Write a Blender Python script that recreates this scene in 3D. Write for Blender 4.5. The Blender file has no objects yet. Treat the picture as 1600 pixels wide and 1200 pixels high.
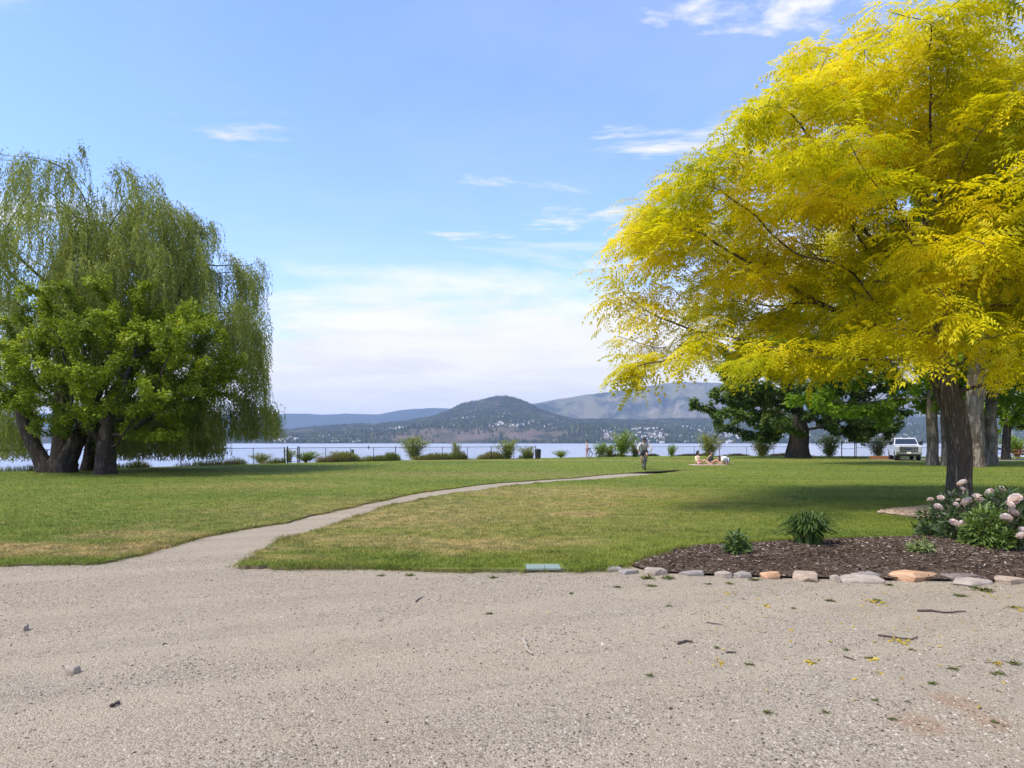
import bpy, bmesh, math, random
import numpy as np
from mathutils import Vector, Matrix, Euler

SC = bpy.context.scene
COL = SC.collection
R = math.radians

# ------------------------------------------------------------------ camera, sky, sun, exposure
CAM_H = 1.55            # eye height, metres
F = 1067.0              # focal length in photo pixels (24 mm on a full frame)
HOR = 692.0             # photo row of the horizon
cam_d = bpy.data.cameras.new('camera')
cam_d.lens = 24.0; cam_d.sensor_width = 36.0
cam_d.shift_y = (HOR - 600.0) / 1600.0
cam_d.clip_start = 0.1; cam_d.clip_end = 60000
cam = bpy.data.objects.new('camera', cam_d); COL.objects.link(cam)
cam.location = (0, 0, CAM_H); cam.rotation_euler = (R(90), 0, 0)
SC.camera = cam

SUN_EL, SUN_DIR = R(56), (-0.86, -0.42)      # to the left of the view, a little behind the viewer
sun_d = bpy.data.lights.new('sun', 'SUN')
sun_d.energy = 2.65; sun_d.angle = R(17.0); sun_d.color = (1.0, 0.925, 0.80)
sun = bpy.data.objects.new('sun', sun_d); COL.objects.link(sun)
_h = math.hypot(*SUN_DIR)
sv = Vector((SUN_DIR[0] / _h * math.cos(SUN_EL), SUN_DIR[1] / _h * math.cos(SUN_EL), math.sin(SUN_EL)))
sun.rotation_euler = sv.to_track_quat('Z', 'Y').to_euler()
sun.location = sv * 60

class NT:
    """small helper to write node trees"""
    def __init__(s, tree): s.t = tree; s.n = tree.nodes; s.l = tree.links
    def node(s, typ, **kw):
        n = s.n.new(typ)
        for k, v in kw.items(): setattr(n, k, v)
        return n
    def put(s, sock, v):
        if isinstance(v, bpy.types.NodeSocket): s.l.new(v, sock)
        elif v is not None: sock.default_value = v
    def math(s, op, a, b=None, c=None, clamp=False):
        n = s.node('ShaderNodeMath', operation=op, use_clamp=clamp)
        s.put(n.inputs[0], a); s.put(n.inputs[1], b); s.put(n.inputs[2], c)
        return n.outputs[0]
    def vmath(s, op, a, b=None, out=0):
        n = s.node('ShaderNodeVectorMath', operation=op)
        s.put(n.inputs[0], a)
        if b is not None: s.put(n.inputs[1], b)
        return n.outputs[out]
    def noise(s, vec, scale, detail=4, rough=0.55, dist=0.0, out=0):
        n = s.node('ShaderNodeTexNoise')
        if vec is not None: s.l.new(vec, n.inputs['Vector'])
        n.inputs['Scale'].default_value = scale; n.inputs['Detail'].default_value = detail
        n.inputs['Roughness'].default_value = rough; n.inputs['Distortion'].default_value = dist
        return n.outputs[out]
    def voronoi(s, vec, scale, out='Distance', feature='F1', rnd=1.0):
        n = s.node('ShaderNodeTexVoronoi', feature=feature)
        if vec is not None: s.l.new(vec, n.inputs['Vector'])
        n.inputs['Scale'].default_value = scale; n.inputs['Randomness'].default_value = rnd
        return n.outputs[out]
    def ramp(s, fac, stops):
        n = s.node('ShaderNodeValToRGB'); e = n.color_ramp.elements
        while len(e) > 1: e.remove(e[-1])
        e[0].position = stops[0][0]; e[0].color = (*stops[0][1], 1)
        for p, c in stops[1:]:
            x = e.new(p); x.color = (*c, 1)
        s.l.new(fac, n.inputs[0]); return n.outputs[0]
    def maprange(s, v, a, b, c=0.0, d=1.0, smooth=True):
        n = s.node('ShaderNodeMapRange', interpolation_type='SMOOTHSTEP' if smooth else 'LINEAR')
        s.put(n.inputs[0], v)
        for i, x in enumerate((a, b, c, d)): s.put(n.inputs[i + 1], x)
        return n.outputs[0]
    def mix(s, fac, a, b, mode='MIX'):
        n = s.node('ShaderNodeMix', data_type='RGBA', blend_type=mode)
        s.put(n.inputs[0], fac)
        for i, v in ((6, a), (7, b)):
            if isinstance(v, tuple): v = (*v[:3], 1)
            s.put(n.inputs[i], v)
        return n.outputs[2]
    def scale(s, vec, v):
        return s.vmath('MULTIPLY', vec, v)

# world: clear-day sky with a cloud bank low down and thin high wisps
W = bpy.data.worlds.new('World'); SC.world = W; W.use_nodes = True
w = NT(W.node_tree); w.n.clear()
sky = w.node('ShaderNodeTexSky', sky_type='NISHITA', sun_disc=False)
sky.sun_elevation = SUN_EL; sky.sun_rotation = math.atan2(SUN_DIR[0], SUN_DIR[1])
sky.air_density = 1.0; sky.dust_density = 0.6; sky.ozone_density = 2.0; sky.altitude = 340
tc = w.node('ShaderNodeTexCoord').outputs['Generated']
sep = w.node('ShaderNodeSeparateXYZ'); w.l.new(tc, sep.inputs[0])
dx, dy, dz = sep.outputs
zc = w.math('ADD', w.math('MAXIMUM', dz, 0.0), 0.16)
comb = w.node('ShaderNodeCombineXYZ')
w.l.new(w.math('DIVIDE', dx, zc), comb.inputs[0]); w.l.new(w.math('DIVIDE', dy, zc), comb.inputs[1])
uv = comb.outputs[0]
n_big = w.noise(w.vmath('ADD', uv, (3.1, 1.7, 0.0)), 0.55, 7, 0.58, 0.35)
n_mid = w.noise(w.vmath('ADD', w.scale(uv, (1.0, 1.8, 1)), (7.3, 0.4, 2.0)), 1.3, 8, 0.62, 0.5)
n_wisp = w.noise(w.vmath('ADD', w.scale(uv, (0.7, 2.4, 1)), (1.2, 5.1, 4.0)), 1.15, 8, 0.6, 1.0)
# bank: solid below about 8 degrees, breaking up towards 14 degrees
edge = w.math('ADD', w.math('MULTIPLY', w.math('SUBTRACT', n_big, 0.5), 0.34), 0.20)
edge = w.math('ADD', edge, w.math('MULTIPLY', dx, 0.13))
edge = w.math('ADD', edge, w.math('MULTIPLY', w.math('SUBTRACT', n_mid, 0.5), 0.16))
bank = w.maprange(w.math('SUBTRACT', edge, dz), -0.05, 0.05)
wisp = w.math('MULTIPLY', w.maprange(n_wisp, 0.54, 0.80), 0.75)
veil = w.math('MULTIPLY', w.maprange(n_big, 0.42, 0.74), 0.20)
n_puff = w.noise(w.vmath('ADD', w.scale(uv, (0.8, 1.7, 1)), (4.4, 2.9, 6.0)), 2.1, 8, 0.62, 0.3)
puff = w.math('MULTIPLY', w.maprange(n_puff, 0.545, 0.70), 0.95)
cl = w.math('MAXIMUM', w.math('MULTIPLY', bank, 0.98), w.math('MAXIMUM', w.math('MAXIMUM', wisp, puff), veil))
cl_col = w.mix(w.maprange(n_mid, 0.3, 0.66), (3.35, 3.22, 3.05), (4.05, 3.88, 3.6))
skyc = w.mix(1.0, sky.outputs[0], (0.90, 0.95, 1.24), 'MULTIPLY')
colr = w.mix(cl, skyc, cl_col)
bg = w.node('ShaderNodeBackground'); bg.inputs['Strength'].default_value = 0.15
w.l.new(colr, bg.inputs[0])
wo = w.node('ShaderNodeOutputWorld'); w.l.new(bg.outputs[0], wo.inputs[0])

vs = SC.view_settings
vs.view_transform = 'Standard'; vs.look = 'None'; vs.gamma = 1; vs.use_curve_mapping = False
vs.exposure = 1.02
SC.display_settings.display_device = 'sRGB'
cy = SC.cycles
cy.use_denoising = True
cy.max_bounces = 8; cy.diffuse_bounces = 3; cy.glossy_bounces = 2; cy.transmission_bounces = 4
cy.transparent_max_bounces = 8; cy.volume_bounces = 0
cy.caustics_reflective = False; cy.caustics_refractive = False

# ------------------------------------------------------------------ helpers
def GY(y): return CAM_H * F / (y - HOR)
def G(x, y, z=0.0):
    """where the sight line through a point measured in the photograph meets level ground"""
    Y = (CAM_H - z) * F / (y - HOR); return ((x - 800.0) / F * Y, Y, z)
def AT(x, y, Y): return ((x - 800.0) / F * Y, Y, CAM_H + (HOR - y) / F * Y)
def PXM(n, Y): return n / F * Y

def tag(o, label=None, cat=None, group=None, kind=None):
    if label: o['label'] = label
    if cat: o['category'] = cat
    if group: o['group'] = group
    if kind: o['kind'] = kind
    return o

def link(name, data, parent=None, loc=(0, 0, 0), rot=(0, 0, 0), scale=(1, 1, 1)):
    o = bpy.data.objects.new(name, data); COL.objects.link(o)
    o.location = loc; o.rotation_euler = rot; o.scale = scale
    if parent is not None: o.parent = parent
    return o

def empty(name, loc=(0, 0, 0), rz=0.0):
    o = link(name, None, None, loc, (0, 0, rz)); o.empty_display_size = 0.2; return o

def copy_tree(o, parent=None):
    c = o.copy(); COL.objects.link(c); c.parent = parent
    for ch in list(o.children): copy_tree(ch, c)
    return c

def tri_mesh(name, V, T, mat=None, smooth=False, rnd=None):
    """big triangle mesh from arrays; rnd = one value per vertex, read by the material"""
    V = np.ascontiguousarray(V, np.float32); T = np.ascontiguousarray(T, np.int32)
    me = bpy.data.meshes.new(name)
    me.vertices.add(len(V)); me.vertices.foreach_set('co', V.ravel())
    me.loops.add(T.size); me.loops.foreach_set('vertex_index', T.ravel())
    me.polygons.add(len(T)); me.polygons.foreach_set('loop_start', np.arange(0, T.size, T.shape[1], dtype=np.int32))
    if rnd is not None:
        a = me.attributes.new('rnd', 'FLOAT', 'POINT'); a.data.foreach_set('value', np.ascontiguousarray(rnd, np.float32))
    me.update(calc_edges=True)
    if smooth: me.polygons.foreach_set('use_smooth', np.ones(len(T), bool))
    if mat: me.materials.append(mat)
    return me

class MB:
    """collects simple solids; build() makes one mesh object"""
    def __init__(s): s.v = []; s.f = []
    def _add(s, v, f):
        o = len(s.v); s.v += [tuple(p) for p in v]; s.f += [tuple(i + o for i in q) for q in f]; return s
    def box(s, c, d, rot=None, taper=1.0):
        x, y, z = (k / 2 for k in d); t = taper
        vs_ = [(-x, -y, -z), (x, -y, -z), (x, y, -z), (-x, y, -z), (-x * t, -y * t, z), (x * t, -y * t, z), (x * t, y * t, z), (-x * t, y * t, z)]
        if rot is not None:
            M = Euler(rot).to_matrix(); vs_ = [M @ Vector(p) for p in vs_]
        vs_ = [(p[0] + c[0], p[1] + c[1], p[2] + c[2]) for p in vs_]
        return s._add(vs_, [(0, 3, 2, 1), (4, 5, 6, 7), (0, 1, 5, 4), (1, 2, 6, 5), (2, 3, 7, 6), (3, 0, 4, 7)])
    def tube(s, pts, rad, n=6, caps=True):
        pts = [Vector(p) for p in pts]
        if not hasattr(rad, '__len__'): rad = [rad] * len(pts)
        V, Fc = tube_arrays(np.array([tuple(p) for p in pts]), np.array(rad), n)
        f = [tuple(q) for q in Fc]
        if caps: f += [tuple(range(n))[::-1], tuple(range(len(V) - n, len(V)))]
        return s._add(V.tolist(), f)
    def lathe(s, prof, n=16, c=(0, 0, 0), axis='z'):
        v = []; f = []
        for (r, h) in prof:
            for k in range(n):
                a = 2 * math.pi * k / n; p = (r * math.cos(a), r * math.sin(a), h)
                if axis == 'x': p = (h, r * math.cos(a), r * math.sin(a))
                if axis == 'y': p = (r * math.sin(a), h, r * math.cos(a))
                v.append((p[0] + c[0], p[1] + c[1], p[2] + c[2]))
        m = len(prof)
        for i in range(m - 1):
            for k in range(n):
                f.append((i * n + k, i * n + (k + 1) % n, (i + 1) * n + (k + 1) % n, (i + 1) * n + k))
        f += [tuple(range(n))[::-1], tuple(range((m - 1) * n, m * n))]
        return s._add(v, f)
    def ball(s, c, r, n=10, m=7):
        r = r if hasattr(r, '__len__') else (r, r, r)
        v = []; f = []
        for i in range(m + 1):
            t = math.pi * i / m
            for k in range(n):
                a = 2 * math.pi * k / n
                v.append((c[0] + r[0] * math.sin(t) * math.cos(a), c[1] + r[1] * math.sin(t) * math.sin(a), c[2] + r[2] * math.cos(t)))
        for i in range(m):
            for k in range(n):
                f.append((i * n + k, (i + 1) * n + k, (i + 1) * n + (k + 1) % n, i * n + (k + 1) % n))
        return s._add(v, f)
    def poly(s, pts, faces): return s._add(pts, faces)
    def prism(s, outline, x0, x1):
        """outline in (y, z), extruded along x"""
        n = len(outline)
        v = [(x0, a, b) for a, b in outline] + [(x1, a, b) for a, b in outline]
        f = [tuple(range(n)), tuple(range(n, 2 * n))[::-1]] + [(i, i + n, (i + 1) % n + n, (i + 1) % n) for i in range(n)]
        return s._add(v, f)
    def mesh(s, name, mat, smooth=False, bevel=0.0, seg=2):
        me = bpy.data.meshes.new(name); me.from_pydata(s.v, [], s.f); me.update()
        bm = bmesh.new(); bm.from_mesh(me)
        bmesh.ops.remove_doubles(bm, verts=bm.verts, dist=1e-5)
        bmesh.ops.recalc_face_normals(bm, faces=bm.faces)
        if bevel > 0:
            e = [x for x in bm.edges if len(x.link_faces) == 2 and x.calc_face_angle(0) > 0.5]
            bmesh.ops.bevel(bm, geom=e, offset=bevel, segments=seg, affect='EDGES', profile=0.6, clamp_overlap=True)
        bm.to_mesh(me); bm.free()
        if smooth: me.polygons.foreach_set('use_smooth', np.ones(len(me.polygons), bool))
        if mat: me.materials.append(mat)
        return me
    def build(s, name, mat, parent=None, loc=(0, 0, 0), rot=(0, 0, 0), **kw):
        return link(name, s.mesh(name, mat, **kw), parent, loc, rot)

def frames(P):
    """parallel-transport frames along a polyline"""
    n = len(P); T = np.gradient(P, axis=0) if n > 1 else np.array([[0, 0, 1.0]])
    T /= np.linalg.norm(T, axis=1, keepdims=True) + 1e-9
    a = np.array([1.0, 0, 0]) if abs(T[0][0]) < 0.8 else np.array([0, 1.0, 0])
    N = np.zeros_like(P); u = a - T[0] * a.dot(T[0]); N[0] = u / np.linalg.norm(u)
    for i in range(1, n):
        u = N[i - 1] - T[i] * N[i - 1].dot(T[i]); N[i] = u / (np.linalg.norm(u) + 1e-9)
    return T, N, np.cross(T, N)

def tube_arrays(P, rad, n):
    T, N, B = frames(np.asarray(P, float))
    a = np.arange(n) * 2 * np.pi / n
    V = P[:, None, :] + rad[:, None, None] * (np.cos(a)[None, :, None] * N[:, None, :] + np.sin(a)[None, :, None] * B[:, None, :])
    V = V.reshape(-1, 3); m = len(P); i = np.arange(m - 1)[:, None] * n; k = np.arange(n)[None, :]; k2 = (k + 1) % n
    Fc = np.stack([i + k, i + k2, i + n + k2, i + n + k], -1).reshape(-1, 4)
    return V, Fc

# numpy value noise
def _hash(ix, iy, seed):
    h = (ix.astype(np.int64) * 374761393 + iy.astype(np.int64) * 668265263 + seed * 1274126177) & 0x7fffffff
    h = ((h ^ (h >> 13)) * 1274126177) & 0x7fffffff
    return ((h ^ (h >> 16)) & 0xffff) / 65535.0
def vnoise(x, y, seed=0):
    ix = np.floor(x); iy = np.floor(y); fx = x - ix; fy = y - iy
    fx = fx * fx * (3 - 2 * fx); fy = fy * fy * (3 - 2 * fy)
    a = _hash(ix, iy, seed); b = _hash(ix + 1, iy, seed); c = _hash(ix, iy + 1, seed); d = _hash(ix + 1, iy + 1, seed)
    return (a * (1 - fx) + b * fx) * (1 - fy) + (c * (1 - fx) + d * fx) * fy
def fbm(x, y, oct=5, seed=0, gain=0.5):
    s = 0; a = 1; t = 0
    for o in range(oct):
        s = s + a * vnoise(x * 2 ** o + 17.3 * o, y * 2 ** o + 5.1 * o, seed + o); t += a; a *= gain
    return s / t

def in_poly(x, y, poly):
    inside = np.zeros(len(x), bool); n = len(poly)
    for i in range(n):
        x0, y0 = poly[i]; x1, y1 = poly[(i + 1) % n]
        if y0 == y1: continue
        c = ((y0 > y) != (y1 > y)) & (x < (x1 - x0) * (y - y0) / (y1 - y0) + x0)
        inside ^= c
    return inside

# ------------------------------------------------------------------ materials
def material(name):
    m = bpy.data.materials.new(name); m.use_nodes = True
    t = NT(m.node_tree); t.n.clear()
    out = t.node('ShaderNodeOutputMaterial')
    b = t.node('ShaderNodeBsdfPrincipled'); t.l.new(b.outputs[0], out.inputs[0])
    return m, t, b, out

def bump(t, b, h, strength=0.5, dist=0.02):
    n = t.node('ShaderNodeBump'); n.inputs['Strength'].default_value = strength; n.inputs['Distance'].default_value = dist
    t.l.new(h, n.inputs['Height']); t.l.new(n.outputs[0], b.inputs['Normal'])

def plain(name, col, rough=0.6, var=0.12, scale=6.0, metal=0.0, bmp=0.0, coat=0.0):
    m, t, b, _ = material(name)
    p = t.node('ShaderNodeTexCoord').outputs['Object']
    n = t.noise(p, scale, 5, 0.6)
    c = t.mix(n, tuple(k * (1 - var) for k in col), tuple(min(1, k * (1 + var)) for k in col))
    t.l.new(c, b.inputs['Base Color']); b.inputs['Metallic'].default_value = metal
    t.l.new(t.maprange(n, 0.2, 0.8, max(0.02, rough - 0.08), min(1, rough + 0.08)), b.inputs['Roughness'])
    b.inputs['Coat Weight'].default_value = coat
    if bmp: bump(t, b, t.noise(p, scale * 6, 4), bmp, 0.01)
    return m

def leaf_mat(name, stops, trans=0.35, clump=0.5, clump_scale=0.5, gloss=0.12):
    """leaf: colour by leaf (rnd) and by clump, half reflecting and part letting light through"""
    m, t, b, out = material(name)
    at = t.node('ShaderNodeAttribute', attribute_name='rnd').outputs['Fac']
    p = t.node('ShaderNodeTexCoord').outputs['Object']
    n = t.noise(p, clump_scale, 3, 0.6)
    f = t.math('ADD', t.math('MULTIPLY', at, 1 - clump), t.math('MULTIPLY', t.maprange(n, 0.28, 0.72), clump))
    c = t.ramp(f, stops)
    t.l.new(c, b.inputs['Base Color']); b.inputs['Roughness'].default_value = 0.5
    b.inputs['Specular IOR Level'].default_value = gloss * 2
    tr = t.node('ShaderNodeBsdfTranslucent'); t.l.new(t.mix(1.0, c, (1.1, 1.15, 0.7), 'MULTIPLY'), tr.inputs[0])
    mx = t.node('ShaderNodeMixShader'); mx.inputs[0].default_value = trans
    t.l.new(b.outputs[0], mx.inputs[1]); t.l.new(tr.outputs[0], mx.inputs[2]); t.l.new(mx.outputs[0], out.inputs[0])
    return m

def bark_mat(name, dark, light, sx=9.0, sz=1.6, depth=0.04, patch=None):
    m, t, b, _ = material(name)
    p = t.node('ShaderNodeTexCoord').outputs['Object']
    q = t.scale(p, (sx, sx, sz))
    n1 = t.noise(q, 1.0, 7, 0.65, 0.6)
    rid = t.math('ABSOLUTE', t.math('SUBTRACT', n1, 0.5))
    h = t.maprange(rid, 0.0, 0.13)
    c = t.mix(h, dark, light)
    c = t.mix(t.math('MULTIPLY', t.noise(p, 1.3, 4), 0.6), c, tuple(k * 0.6 for k in light))
    if patch:
        c = t.mix(t.maprange(t.noise(t.scale(p, (1, 1, 0.5)), 2.2, 5, 0.6), 0.52, 0.6), c, patch)
    t.l.new(c, b.inputs['Base Color']); b.inputs['Roughness'].default_value = 0.9; b.inputs['Specular IOR Level'].default_value = 0.1
    hh = t.math('ADD', h, t.math('MULTIPLY', t.noise(p, 40, 4), 0.4))
    bump(t, b, hh, 1.0, depth)
    return m

def pos_node(t): return t.node('ShaderNodeNewGeometry').outputs['Position']

# gravel: dusty crushed stone, fines and coarser patches, rusty stains towards the right
def gravel_mat():
    m, t, b, _ = material('gravel')
    p = pos_node(t)
    big = t.noise(p, 0.22, 5, 0.6); mid = t.noise(t.scale(p, (0.6, 1.6, 1)), 1.1, 6, 0.65)
    c = t.mix(t.maprange(big, 0.3, 0.7), (0.375, 0.295, 0.192), (0.365, 0.325, 0.250))
    c = t.mix(t.math('MULTIPLY', t.maprange(mid, 0.50, 0.74), 0.65), c, (0.235, 0.195, 0.143))
    vr = t.node('ShaderNodeVectorRotate', rotation_type='Z_AXIS'); t.l.new(p, vr.inputs['Vector']); vr.inputs['Angle'].default_value = -0.42
    ruts = t.noise(t.scale(vr.outputs[0], (0.11, 1.5, 1)), 1.1, 5, 0.6, 0.25)
    c = t.mix(t.math('MULTIPLY', t.maprange(ruts, 0.47, 0.60), 0.85), c, (0.43, 0.358, 0.255))
    c = t.mix(t.math('MULTIPLY', t.maprange(ruts, 0.44, 0.34), 0.7), c, (0.22, 0.182, 0.13))
    cell = t.voronoi(p, 70, 'Color'); sp = t.node('ShaderNodeSeparateColor'); t.l.new(cell, sp.inputs[0])
    peb = t.ramp(sp.outputs[0], [(0, (0.06, 0.05, 0.038)), (0.22, (0.17, 0.142, 0.105)), (0.5, (0.34, 0.29, 0.212)), (0.85, (0.44, 0.385, 0.30)), (1, (0.54, 0.485, 0.39))])
    stony = t.math('MULTIPLY', t.maprange(t.noise(p, 0.9, 5, 0.65), 0.36, 0.62, 0.25, 0.72), t.maprange(ruts, 0.40, 0.60, 1.15, 0.45), clamp=True)
    c = t.mix(stony, c, peb)
    fine = t.voronoi(p, 190, 'Color'); sf = t.node('ShaderNodeSeparateColor'); t.l.new(fine, sf.inputs[0])
    c = t.mix(0.42, c, t.ramp(sf.outputs[1], [(0, (0.08, 0.065, 0.046)), (0.5, (0.34, 0.285, 0.205)), (1, (0.60, 0.53, 0.415))]))
    # small damp dark flecks
    fl = t.maprange(t.noise(p, 16, 5, 0.75), 0.60, 0.66)
    c = t.mix(t.math('MULTIPLY', fl, 0.6), c, (0.10, 0.08, 0.06))
    for (x, y, w_, h_) in ((1492, 1092, 46, 22), (1545, 1122, 40, 16), (1440, 1128, 60, 10)):
        g = G(x, y)
        d = t.vmath('LENGTH', t.scale(t.vmath('SUBTRACT', p, g), (1 / PXM(w_, g[1]), 1 / 0.22, 0)), out=1)
        s = t.math('MULTIPLY', t.maprange(t.math('ADD', d, t.noise(p, 9, 5, 0.7)), 0.75, 1.55, 1, 0), 0.38)
        c = t.mix(s, c, (0.30, 0.135, 0.06))
    c = t.mix(1.0, c, (1.03, 1.01, 0.955), 'MULTIPLY')
    t.l.new(c, b.inputs['Base Color']); b.inputs['Roughness'].default_value = 0.95
    b.inputs['Specular IOR Level'].default_value = 0.08
    h = t.math('ADD', t.math('MULTIPLY', t.math('SUBTRACT', 1.0, t.voronoi(p, 70)), 0.6), t.math('MULTIPLY', t.math('SUBTRACT', 1.0, t.voronoi(p, 190)), 0.35))
    h = t.math('ADD', h, t.math('MULTIPLY', t.noise(p, 9, 6, 0.7), 0.9))
    bump(t, b, h, 0.9, 0.016)
    return m

# dry patches of the lawn: (x, y, half width, half depth in metres), measured in the photograph
DRY = [(905, 806, 0.9, 1.2, 0.7), (800, 852, 1.6, 0.8, 0.5), (640, 812, 2.6, 2.6, 0.62), (120, 860, 2.8, 0.65, 0.9), (20, 868, 1.8, 0.4, 0.85),
       (230, 838, 1.4, 0.7, 0.6), (900, 772, 4.2, 3.6, 0.62), (720, 850, 2.6, 1.1, 0.65), (560, 845, 2.4, 1.2, 0.55), (700, 800, 6.0, 5.0, 0.45), (860, 790, 3.0, 3.0, 0.5), (400, 760, 4.0, 3.5, 0.30), (1000, 720, 40, 2.5, 0.42), (430, 875, 1.2, .35, .4), (740, 742, 9.0, 4.0, 0.30)]
def lawn_colour(t, p):
    n1 = t.noise(t.scale(p, (0.5, 1.0, 1)), 0.16, 5, 0.6); n2 = t.noise(t.scale(p, (0.8, 1.0, 1)), 0.85, 6, 0.68); n3 = t.noise(p, 6.0, 4, 0.7)
    c = t.mix(t.maprange(n1, 0.32, 0.68), (0.118, 0.168, 0.018), (0.190, 0.222, 0.026))
    c = t.mix(t.math('MULTIPLY', t.maprange(n2, 0.46, 0.70), 0.6), c, (0.25, 0.225, 0.050))
    c = t.mix(t.math('MULTIPLY', t.maprange(n2, 0.44, 0.28), 0.65), c, (0.085, 0.122, 0.015))
    dry = None
    for (x, y, rx, ry, a) in DRY:
        g = G(x, y)
        d = t.vmath('LENGTH', t.scale(t.vmath('SUBTRACT', p, (g[0], g[1], 0.0)), (1 / rx, 1 / ry, 0)), out=1)
        s = t.maprange(t.math('ADD', d, t.math('MULTIPLY', t.math('SUBTRACT', n2, 0.5), 3.2)), 0.2, 1.35, a, 0)
        dry = s if dry is None else t.math('MAXIMUM', dry, s)
    dry = t.math('MULTIPLY', dry, t.maprange(n3, 0.2, 0.75, 0.9, 1.55), clamp=True)
    n4 = t.noise(p, 2.6, 5, 0.7)
    c = t.mix(t.math('MULTIPLY', t.maprange(n4, 0.52, 0.36), 0.55), c, (0.062, 0.095, 0.013))
    c = t.mix(dry, c, t.mix(t.maprange(n4, 0.4, 0.62), (0.235, 0.19, 0.065), (0.45, 0.325, 0.125)))
    sy = t.node('ShaderNodeSeparateXYZ'); t.l.new(p, sy.inputs[0])
    mow = t.math('SINE', t.math('ADD', t.math('MULTIPLY', t.math('ADD', sy.outputs[1], t.math('MULTIPLY', sy.outputs[0], 0.12)), 2.4), t.math('MULTIPLY', n2, 2.5)))
    c = t.mix(t.math('MULTIPLY', t.maprange(mow, -0.5, 0.8), t.maprange(sy.outputs[0], -2, 5, 0.05, 0.30)), c, (0.21, 0.25, 0.034))
    return c, n2, n3
def lawn_mat():
    m, t, b, _ = material('lawn')
    p = pos_node(t); c, n2, n3 = lawn_colour(t, p)
    g = t.noise(t.scale(p, (1, 1, 1)), 55, 4, 0.8)
    c = t.mix(t.math('MULTIPLY', t.maprange(g, 0.45, 0.7), 0.45), c, (0.045, 0.065, 0.014))
    t.l.new(c, b.inputs['Base Color']); b.inputs['Roughness'].default_value = 0.9; b.inputs['Specular IOR Level'].default_value = 0.15
    h = t.math('ADD', t.math('MULTIPLY', g, 0.5), t.math('ADD', t.math('MULTIPLY', n3, 1.0), t.math('MULTIPLY', n2, 1.5)))
    bump(t, b, h, 0.8, 0.06)
    return m
def blade_mat():
    m, t, b, out = material('grass_blade')
    p = pos_node(t); c, _, _ = lawn_colour(t, p)
    at = t.node('ShaderNodeAttribute', attribute_name='rnd').outputs['Fac']
    c = t.mix(1.0, c, t.ramp(at, [(0, (0.72, 0.80, 0.8)), (0.5, (1.08, 1.1, 1.0)), (0.9, (1.5, 1.35, 1.2)), (1, (2.2, 1.65, 2.0))]), 'MULTIPLY')
    t.l.new(c, b.inputs['Base Color']); b.inputs['Roughness'].default_value = 0.6; b.inputs['Specular IOR Level'].default_value = 0.25
    tr = t.node('ShaderNodeBsdfTranslucent'); t.l.new(c, tr.inputs[0])
    mx = t.node('ShaderNodeMixShader'); mx.inputs[0].default_value = 0.3
    t.l.new(b.outputs[0], mx.inputs[1]); t.l.new(tr.outputs[0], mx.inputs[2]); t.l.new(mx.outputs[0], out.inputs[0])
    return m
def water_mat():
    m, t, b, _ = material('lake_water')
    b.inputs['Base Color'].default_value = (0.28, 0.31, 0.36, 1); b.inputs['Roughness'].default_value = 0.30
    b.inputs['IOR'].default_value = 1.333
    p = pos_node(t)
    h = t.math('ADD', t.noise(t.scale(p, (0.35, 1.0, 1)), 0.9, 4, 0.6), t.math('MULTIPLY', t.noise(t.scale(p, (0.3, 1, 1)), 0.09, 4, 0.6), 3.0))
    bump(t, b, h, 0.15, 0.10)
    return m
def mulch_mat():
    m, t, b, _ = material('bark_mulch')
    p = pos_node(t)
    n = t.noise(t.scale(p, (1, 1, 1)), 26, 6, 0.75); n2 = t.noise(p, 1.6, 4)
    c = t.ramp(n, [(0.25, (0.026, 0.016, 0.010)), (0.5, (0.088, 0.061, 0.040)), (0.68, (0.14, 0.10, 0.068)), (0.85, (0.27, 0.21, 0.165))])
    c = t.mix(t.math('MULTIPLY', t.maprange(n2, 0.48, 0.7), 0.45), c, (0.175, 0.13, 0.092))
    t.l.new(c, b.inputs['Base Color']); b.inputs['Roughness'].default_value = 0.95; b.inputs['Specular IOR Level'].default_value = 0.08
    bump(t, b, t.math('ADD', n, t.math('MULTIPLY', t.voronoi(t.scale(p, (1, .6, 1)), 34), 0.8)), 1.0, 0.03)
    return m
def chips_mat(name, stops, rough=0.9):
    m, t, b, _ = material(name)
    at = t.node('ShaderNodeAttribute', attribute_name='rnd').outputs['Fac']
    c = t.ramp(at, stops)
    p = t.node('ShaderNodeTexCoord').outputs['Object']
    c = t.mix(1.0, c, t.mix(t.noise(p, 60, 3), (0.75, 0.75, 0.75), (1.2, 1.2, 1.2)), 'MULTIPLY')
    t.l.new(c, b.inputs['Base Color']); b.inputs['Roughness'].default_value = rough; b.inputs['Specular IOR Level'].default_value = 0.12
    return m

# ------------------------------------------------------------------ the ground
M_GRAVEL, M_LAWN, M_BLADE, M_WATER, M_MULCH = gravel_mat(), lawn_mat(), blade_mat(), water_mat(), mulch_mat()

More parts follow.
